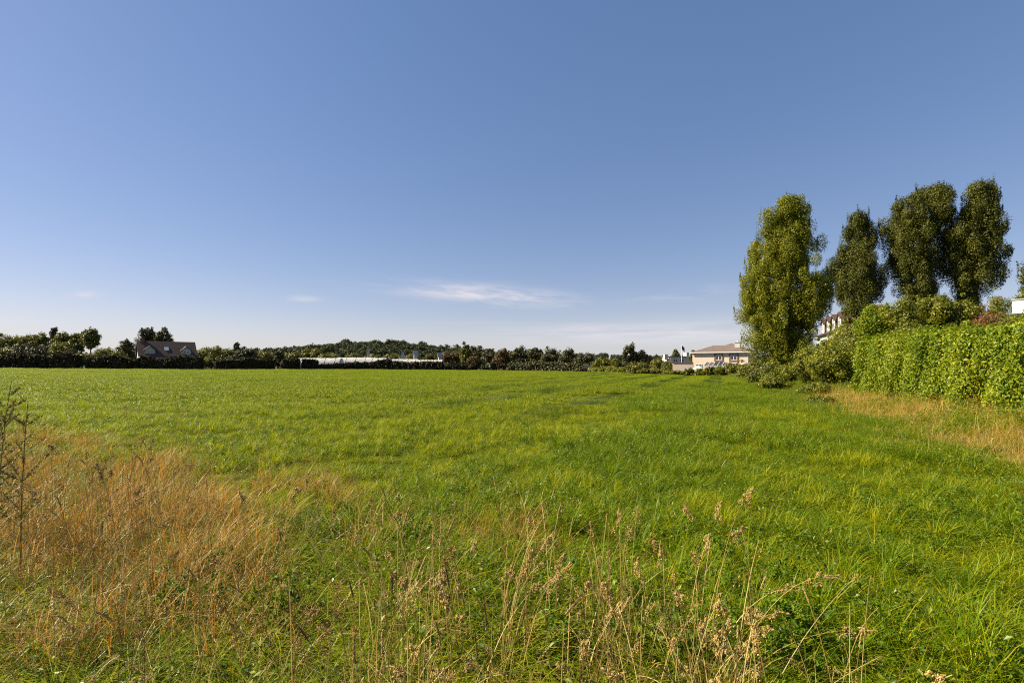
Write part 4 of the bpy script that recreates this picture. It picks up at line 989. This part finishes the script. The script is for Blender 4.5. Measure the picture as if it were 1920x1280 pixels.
# low beige annex wall
Yn = 84.0; X0, X1 = at(1262, Yn), at(1298, Yn); z0 = gzf(X0, Yn); zt = EYE + (HY - 680) / F_ * Yn - z0
h = empty('annex', ((X0 + X1) / 2, Yn, z0), math.radians(-22)); tag(h, 'low flat roofed beige annex left of the beige house', 'building'); hw = (X1 - X0) / 2
Acc().box(-hw, hw, 0, 3.5, -.2, zt).obj('wall', M['beige'], h); Acc().box(-hw - .08, hw, -.1, 3.6, zt, zt + .12).obj('coping', M['stone'], h); window(h, 1.0, -.004, .35, .9, .6)

# white flat building behind
Yb = 108.0; X0, X1 = at(1257, Yb), at(1291, Yb); z0 = gzf(X0, Yb); zt = EYE + (HY - 669) / F_ * Yb - z0; hw = (X1 - X0) / 2
h = empty('white_building', ((X0 + X1) / 2, Yb, z0)); tag(h, 'small white building with dark windows behind the flagpole', 'building')
Acc().box(-hw, hw - .5, 0, 6, -.2, zt).obj('wall', M['white'], h); rf = Acc().box(-hw - .2, hw - .6, -.25, 6.2, zt, zt + .18).obj('roof', M['tile'], h)
Acc().box(hw - .5, hw + .1, -.1, 2, -.2, zt + 1.0).obj('chimney', M['white'], h)
Acc().box(-hw - 1.2, -hw - .5, .2, 1.2, zt - .6, zt + .6).box(-hw - .5, -hw - .002, .2, 1.2, zt - 1.4, zt - .3).obj('parapet', M['white'], h)
for q in (-.9, .5): window(h, q, -.004, zt - 1.2, .95, .85)

# blue rendered building right of the beige house
Yb = 95.0; X0, X1 = at(1403, Yb), at(1416, Yb); z0 = gzf(X0, Yb)
h = empty('shed', ((X0 + X1) / 2, Yb, z0)); tag(h, 'pale blue building glimpsed between the beige house and the big poplar', 'building'); hw = (X1 - X0) / 2
gable_box(Acc(), -hw, hw, 0, 4, -.2, EYE + (HY - 668) / F_ * Yb - z0, EYE + (HY - 664) / F_ * Yb - z0).obj('wall', M['bluewall'], h)
slab_roof(-hw, hw, 0, 4, EYE + (HY - 668) / F_ * Yb - z0 + .02, EYE + (HY - 664) / F_ * Yb - z0 + .02, .12, .1).obj('roof', M['grey'], h)
window(h, 0, -.004, 1.6, .8, .9)

# flagpole and parasol
Yp = 100.0; z0 = gzf(at(1278, Yp), Yp); fp = empty('flagpole', (at(1278, Yp), Yp, z0)); tag(fp, 'white flagpole left of the beige house', 'flagpole')
zt = EYE + (HY - 646) / F_ * Yp - z0
Acc().tube([(0, 0, -.1), (0, 0, zt * .5), (0, 0, zt)], [.09, .07, .05], 8).tube([(0, 0, zt), (0, 0, zt + .1)], .08, 8).obj('pole', M['paint'], fp)
a = Acc(); nx_, nz_ = 7, 5; V = []
for i in range(nx_):
    for j in range(nz_): V.append((.06 + i * .10, .10 * math.sin(i * 1.3), zt - .1 - j * .22 - i * .11))
a.add(V, [(i * nz_ + j, (i + 1) * nz_ + j, (i + 1) * nz_ + j + 1, i * nz_ + j + 1) for i in range(nx_ - 1) for j in range(nz_ - 1)])
a.obj('flag', M['flag'], fp)
Yp = 80.5; X = at(1309, Yp); z0 = gzf(X, Yp); ps = empty('parasol', (X, Yp, z0)); tag(ps, 'open white garden parasol beside the beige house', 'parasol')
zt = EYE + (HY - 685.6) / F_ * Yp - z0; zb = EYE + (HY - 690) / F_ * Yp - z0
a = Acc(); n = 8; rr = .82; an = np.arange(n) * 2 * math.pi / n
V = [(0, 0, zt)] + [(rr * .5 * math.cos(q), rr * .5 * math.sin(q), zb + (zt - zb) * .55) for q in an] + [(rr * math.cos(q), rr * math.sin(q), zb) for q in an] + [(rr * math.cos(q), rr * math.sin(q), zb - .12) for q in an]
a.add(V, [(0, 1 + q, 1 + (q + 1) % n) for q in range(n)])
a2 = [(1 + q, 1 + n + q, 1 + n + (q + 1) % n, 1 + (q + 1) % n) for q in range(n)] + [(1 + n + q, 1 + 2 * n + q, 1 + 2 * n + (q + 1) % n, 1 + n + (q + 1) % n) for q in range(n)]
a.add(V, a2); a.obj('canopy', M['canvas'], ps)
Acc().tube([(0, 0, -.05), (0, 0, zt + .08)], .03, 6).obj('pole', M['metal'], ps)

# dormered house between the poplars
Yh, Xh = 55.0, 36.6; z0 = gzf(Xh, Yh); th = math.atan2(0.386, -0.92)  # outward normal of the dormer front
d_ = Vector((0.386, 0.92, 0)); nrm = Vector((-0.92, 0.386, 0))
rz = math.atan2(d_.y, d_.x) + math.pi   # local +x = -d_, local -y = outward
h = empty('house', (Xh, Yh, z0), rz); tag(h, 'brown roofed house with a row of white dormers showing between the poplars', 'house')
# local frame: facade on y=0 facing -y ; near end at x=+1.5
zd0 = EYE + (HY - 614) / F_ * 55 - z0; zdt = EYE + (HY - 587) / F_ * 55 - z0
L0, L1 = -13.0, 3.0; ze = zd0 - .4
Acc().box(L0, L1, 0.6, 8.5, -.2, ze).obj('wall', M['white'], h)
rf = hip_roof(L0, L1, .6, 8.5, ze, zdt + .35 - ze, L0 + 3.0, L1 - 2.4, .4).obj('roof', M['tile_dark'], h)
Acc().tube([(L0 + 3, 4.55, zdt + .38), (L1 - 2.4, 4.55, zdt + .38)], .11, 6).obj('ridge', M['ridge'], rf)
Acc().box(-2.0, -1.3, 4.0, 4.9, zdt, zdt + .9).obj('chimney', M['ridge'], rf)
for k in range(4): gdormer(h, -k * 3.0, .55, zd0 - .1, 1.5, 1.15, .6, 3.2, 'paint', 'tile_dark')
for k in range(5): window(h, -k * 3.0 + 1, .596, .9, 1.2, 1.2)

# white fascia building at right edge
p0 = at(1898, 26, 588); e_ = empty('flat_roofed_building', (p0.x, 26, gzf(p0.x, 26)), math.radians(-50)); tag(e_, 'flat roofed building with a white fascia cut by the right edge', 'building')
z0 = e_.location.z; zb = p0.z - z0; zt = at(1898, 26, 563).z - z0
Acc().box(.3, 9, .3, 6, -.2, zb).obj('wall', M['grey'], e_); Acc().box(0, 9.3, 0, 6.3, zb, zt).obj('fascia', M['paint'], e_); Acc().box(-.04, 9.34, -.04, 6.34, zt, zt + .06).obj('roof', M['grey'], e_)
window(e_, 3, .296, 1.0, 1.6, 1.2)


# polytunnels
def tunnel(px0, px1, ytop, dY, label, rz=0.0, rad=2.3):
    Yt = far_y((px0 + px1) / 2) + dY; X0, X1 = at(px0, Yt), at(px1, Yt); xm = (X0 + X1) / 2; z0 = gzf(xm, Yt); hw = (X1 - X0) / 2
    H = EYE + (HY - ytop + 1.2) / F_ * Yt - z0; e = empty('polytunnel', (xm, Yt, z0), rz); tag(e, label, 'polytunnel', 'white polytunnels behind the hedge')
    n = 12; ns = max(6, int(hw * 2 / 1.2)); an = np.linspace(0, math.pi, n + 1); xs = np.linspace(-hw, hw, ns + 1)
    V = []
    for i, xx in enumerate(xs):
        sag = 1 - .025 * (i % 2)
        for q in an: V.append((xx, -rad * math.cos(q) * sag, H * math.sin(q) ** .75 * sag))
    m_ = n + 1
    a = Acc(); a.add(V, [(i * m_ + j, (i + 1) * m_ + j, (i + 1) * m_ + j + 1, i * m_ + j + 1) for i in range(ns) for j in range(n)])
    a.obj('cover', M['sheet'], e, smooth=True)
    for xx in (-hw, hw):
        f = Acc(); V = [(xx, 0, 0)] + [(xx, -rad * math.cos(q) * .99, H * math.sin(q) ** .75 * .99) for q in an]
        f.add(V, [(0, 1 + j, 2 + j) for j in range(n)]); f.obj('end_panel', M['sheet'], e)
    hp = Acc()
    for xx in xs[::2]: hp.tube([(xx, -rad * math.cos(q) * 1.01, H * math.sin(q) ** .75 * 1.012) for q in an], .035, 4)
    hp.obj('hoops', M['metal'], e)


tunnel(557, 640, 672, 6, 'white polytunnel at the left end of the row', math.radians(2))
tunnel(634, 705, 671, 12, 'longest white polytunnel showing above the hedges, second from the left')
tunnel(700, 732, 672, 8, 'short white polytunnel in the middle of the row', math.radians(-3))
tunnel(731, 784, 674, 9, 'white polytunnel second from the right with sagging cover')
tunnel(780, 831, 675.5, 6, 'white polytunnel at the right end with its rounded end visible', math.radians(-4))


# distant cottages
def cottage(px, wpx, ye, yr, Y, label, rz=0.0):
    X = at(px, Y); z0 = gzf(X, Y); hw = wpx / 2 / F_ * Y; e = empty('cottage', (X, Y, z0), rz); tag(e, label, 'house', 'small white cottages below the wooded hill')
    a, b = EYE + (HY - ye) / F_ * Y - z0, EYE + (HY - yr) / F_ * Y - z0
    dp = hw * .6
    gable_box(Acc(), -hw, hw, -dp, dp, -.5, a, b).obj('wall', M['white'], e); slab_roof(-hw, hw, -dp, dp, a + .02, b + .02, .25, .15).obj('roof', M['grey'], e)
    window(e, 0, -dp - .004, a - 1.4, hw * .5, .7, cross=False)


cottage(690, 4, 660, 656, 152, 'tiny white cottage above the second polytunnel', math.radians(80))
cottage(755, 7, 666, 661, 150, 'grey white gabled cottage above the middle polytunnels', math.radians(85))
cottage(779, 6, 662, 658, 150, 'small white cottage just left of the wood edge', math.radians(20))
cottage(826, 8, 667, 662, 148, 'white gabled cottage above the right hand polytunnel', math.radians(20))


# parked cars
def car(px, Y, mat, label, rz=0.0, van=False):
    X = at(px, Y); e = empty('parked_car', (X, Y, gzf(X, Y) + (.0)), rz); tag(e, label, 'car', 'cars parked beyond the field')
    L, hw_ = 2.1, .86
    prof = [(-L, .35), (-L, .85), (-1.75, .95), (-1.15, 1.45), (.55, 1.47), (1.15, .98), (2.0, .86), (L, .6), (L, .35)] if not van else \
           [(-L - .2, .35), (-L - .2, 1.85), (-1.9, 2.0), (1.0, 2.0), (1.5, 1.2), (2.2, 1.05), (2.3, .6), (2.3, .35)]
    n = len(prof); V = []
    for sg in (-1, 1):
        for (x_, z_) in prof: V.append((x_, sg * hw_ * (1 - .14 * max(0, (z_ - .9) / .6)), z_))
    a = Acc(); a.add(V, [(i, (i + 1) % n, n + (i + 1) % n, n + i) for i in range(n)])
    for o_ in (0, n):
        ct = len(V); Vc = V[o_:o_ + n] + [(0, V[o_][1] * .96, .8)]; a.add(Vc, [(i, (i + 1) % n, n) for i in range(n)])
    a.obj('body', M[mat], e)
    g_ = Acc()
    for sg in (-1, 1):
        y_ = sg * (hw_ - .02) * .97; zt = 1.40 if not van else 1.8
        q = [(-1.3, 1.0), (-1.0, zt), (.5, zt), (.95, 1.0)] if not van else [(.2, 1.2), (.2, zt), (.95, zt), (1.3, 1.2)]
        V = [(x_, sg * (hw_ + .012 - .12 * max(0, (z_ - .9) / .6)), z_) for x_, z_ in q] + [(x_, sg * (hw_ - .1 - .12 * max(0, (z_ - .9) / .6)), z_) for x_, z_ in q]
        g_.add(V, F6)
    g_.obj('window', M['glass'], e)
    for x_ in (-1.3, 1.35):
        for sg in (-1, 1):
            wh = Acc().tube([(x_, sg * (hw_ - .16), .32), (x_, sg * (hw_ + .02), .32)], .32, 12).obj('wheel', M['tyre'], e)
            Acc().tube([(x_, sg * (hw_ + .0), .32), (x_, sg * (hw_ + .035), .32)], .19, 10).obj('rim', M['metal'], wh)
    for sg in (-1, 1):
        Acc().box(-L - .25 if van else -L - .03, -L + .02, sg * .62 - .12, sg * .62 + .12, .72, .86).obj('tail_light', M['carred'], e)
        Acc().box(L - .12, L + .02, sg * .62 - .14, sg * .62 + .14, .60, .74).obj('headlight', M['glass'], e)


car(391, 128, 'carwhite', 'white car in the hedge gap right of the brown roofed house', math.radians(68))
car(158, 128, 'carwhite', 'white car glimpsed through the hedge gap near the left edge', math.radians(60))
car(926, 150, 'carwhite', 'small white car at the left of the two parked under the trees', math.radians(60))
car(945, 142, 'carsilver', 'silver blue car parked under the brown tinged tree', math.radians(50))
car(1101, 112, 'cardark', 'car with red lights in the dark field corner', math.radians(80))

# ------------------------------------------------------------------ foreground plants
def weed(px, Y, ytop, label, seed=1):
    """tall dull weed with many side shoots"""
    rng = np.random.default_rng(seed); X = at(px, Y); z0 = gzf(X, Y); H = EYE + (HY - ytop) / F_ * Y - z0
    e = empty('mugwort_plant', (X, Y, z0)); tag(e, label, 'plant')
    lf = Acc()
    for s_ in range(4):
        st = Acc()
        b = rng.normal(0, .06, 2); hh = H * (1 if s_ == 0 else rng.uniform(.62, .9)); d = rng.normal(0, .07, 2) + (np.array([.12, 0]) if s_ == 0 else 0)
        P = bez((b[0], b[1], 0), (b[0], b[1], hh * .6), (b[0] + d[0], b[1] + d[1], hh), 14); st.tube(P, np.linspace(.006, .0018, 14), 5)
        for k in range(17):
            i = rng.uniform(.3, .97); p_ = P[int(i * 13)]; an = rng.uniform(0, 6.28); l = .26 * (1.05 - i) + .05
            q = p_ + np.array([math.cos(an) * l, math.sin(an) * l, l * rng.uniform(.5, 1.1)]); c_ = bez(p_, p_ * .5 + q * .5 + np.array([0, 0, -.01]), q, 6); st.tube(c_, np.linspace(.002, .0008, 6), 3, cap=False)
            C = bez(p_, p_ * .5 + q * .5, q, 12)[3:]; leaves(lf, C, np.full((len(C), 3), .012), 9, .017, rng, 0, shell=.2, aspect=.4)
        st.obj('stem', M['mugwort'], e)
    lf.obj('foliage', M['mugwort'], e)


weed(2, 3.3, 712, 'tall dull weed with feathery side shoots at the left edge', 3)
weed(-48, 3.9, 735, 'tall dull weed partly outside the left edge', 8)


def tuft(label, base_px, Y, tips, kind='cock', head=.13, arch=.12, r=.0016, dens=1.6, name='seed_grass_tuft', blades_n=40, seed=1, tone=(.3, 1), mats=('straw', 'seed'), group='tufts of tall dry seed grass'):
    rng = np.random.default_rng(seed); X = at(base_px, Y); z0 = gzf(X, Y); e = empty(name, (X, Y, z0)); tag(e, label, 'grass tuft', group)
    for (px, py) in tips:
        Yt = Y + rng.uniform(-.12, .12); T = at(px, Yt, py); b = rng.normal(0, .03, 2)
        a = Acc(); stalk(a, (b[0], b[1], 0), (T.x - X, T.y - Y, T.z - z0), arch * rng.uniform(.6, 1.4), r, kind, head * rng.uniform(.8, 1.2), 0, 1, rng, tone, dens)
        a.obj('stalk', [M[mats[0]], M[mats[1]]], e)
    if blades_n:
        a = Acc(); blades(a, 12, .05, (.25, .6), (.003, .005), (.1, .5), 4, 1, (.2, 1), rng); blades(a, blades_n, .07, (.2, .5), (.003, .007), (.3, 1.5), 5, 0, (.2, 1), rng); a.obj('blades', [M['verge'], M['straw']], e)


tuft('tuft with the long arching pale seed head near the bottom right', 1330, 2.0, [(1572, 1078), (1500, 1100), (1476, 1150), (1640, 1180)], head=.17, arch=.20, seed=1)
tuft('tallest seed grass tuft right of centre with knotted pinkish heads', 1310, 2.3, [(1392, 985), (1350, 945), (1330, 1000), (1300, 1030), (1410, 915), (1285, 945)], head=.13, arch=.14, seed=2)
tuft('straight stiff straw tuft with drooping heads left of the tallest one', 1190, 2.25, [(1180, 990), (1195, 950), (1170, 1080)], head=.08, arch=.03, kind='loose', seed=3)
tuft('bushy seed grass tuft with many drooping pink heads near the bottom centre', 940, 2.15, [(1000, 1030), (1035, 1000), (1050, 1080), (985, 1065), (1060, 1040), (960, 1060), (1010, 1090), (1070, 1055)], head=.10, arch=.12, seed=4)
tuft('seed grass stalk with one thick curved tan head at the bottom centre', 1075, 1.75, [(1165, 1130), (1100, 1200)], head=.13, arch=.12, dens=2.2, seed=5)
tuft('dark brown timothy spikes standing upright at the bottom centre', 905, 1.7, [(908, 1130), (985, 1140), (890, 1190), (835, 1060), (1088, 1120)], kind='spike', head=.085, arch=.01, seed=6, name='timothy_grass', tone=(.1, .5), mats=('straw', 'brown_head'))
tuft('brown timothy spikes leaning left beside the withered curled blades', 700, 1.7, [(660, 1215), (655, 1090), (735, 1080), (560, 1175)], kind='spike', head=.08, arch=.02, seed=7, name='timothy_grass', tone=(.1, .5), mats=('straw', 'brown_head'))
tuft('purplish drooping seed grass tuft left of bottom centre', 545, 1.9, [(600, 1140), (615, 1160), (585, 1130), (625, 1175)], head=.10, arch=.14, seed=8, tone=(0, .6))
tuft('seed grass tuft with bright tan heads at the bottom edge right of centre', 1370, 1.75, [(1425, 1235), (1400, 1200), (1340, 1190), (1420, 1180)], head=.12, arch=.13, seed=9)
tuft('single long bare stem leaning right across the green grass', 1380, 1.8, [(1610, 1075), (1650, 1230)], head=.04, arch=.02, kind='loose', dens=.4, seed=10, blades_n=10)
tuft('pale upright seed spike near the bottom left', 430, 1.9, [(432, 1165), (1, 1500)][:1], head=.10, arch=.0, kind='cock', seed=11)
tuft('thin rusty stalks with dark tops rising above the left verge', 250, 3.6, [(235, 760), (285, 770), (345, 768), (210, 800), (390, 800), (265, 820)], head=.08, arch=.03, kind='loose', seed=12, mats=('rust', 'seed'))
tuft('seed stalks arching right over the green blades at lower left', 120, 2.3, [(270, 930), (190, 880), (95, 835), (60, 920)], head=.12, arch=.15, seed=13)
tuft('grey brown dead stalk cluster in the lower left foreground', 245, 1.9, [(240, 1110), (215, 1130), (258, 1150), (270, 1190)], head=.16, arch=.04, kind='loose', seed=14, tone=(0, .4), dens=2, mats=('brown_head', 'brown_head'))
# withered curled blades
a = Acc(); rng = np.random.default_rng(4)
blades(a, 24, .10, (.35, .55), (.008, .014), (.8, 1.7), 7, 0, (.5, 1), rng)
X = at(790, 1.8); o = a.obj('withered_blades', M['straw']); o.location = (X, 1.8, gzf(X, 1.8)); tag(o, 'clump of withered curled straw blades at the bottom centre', 'dry grass')
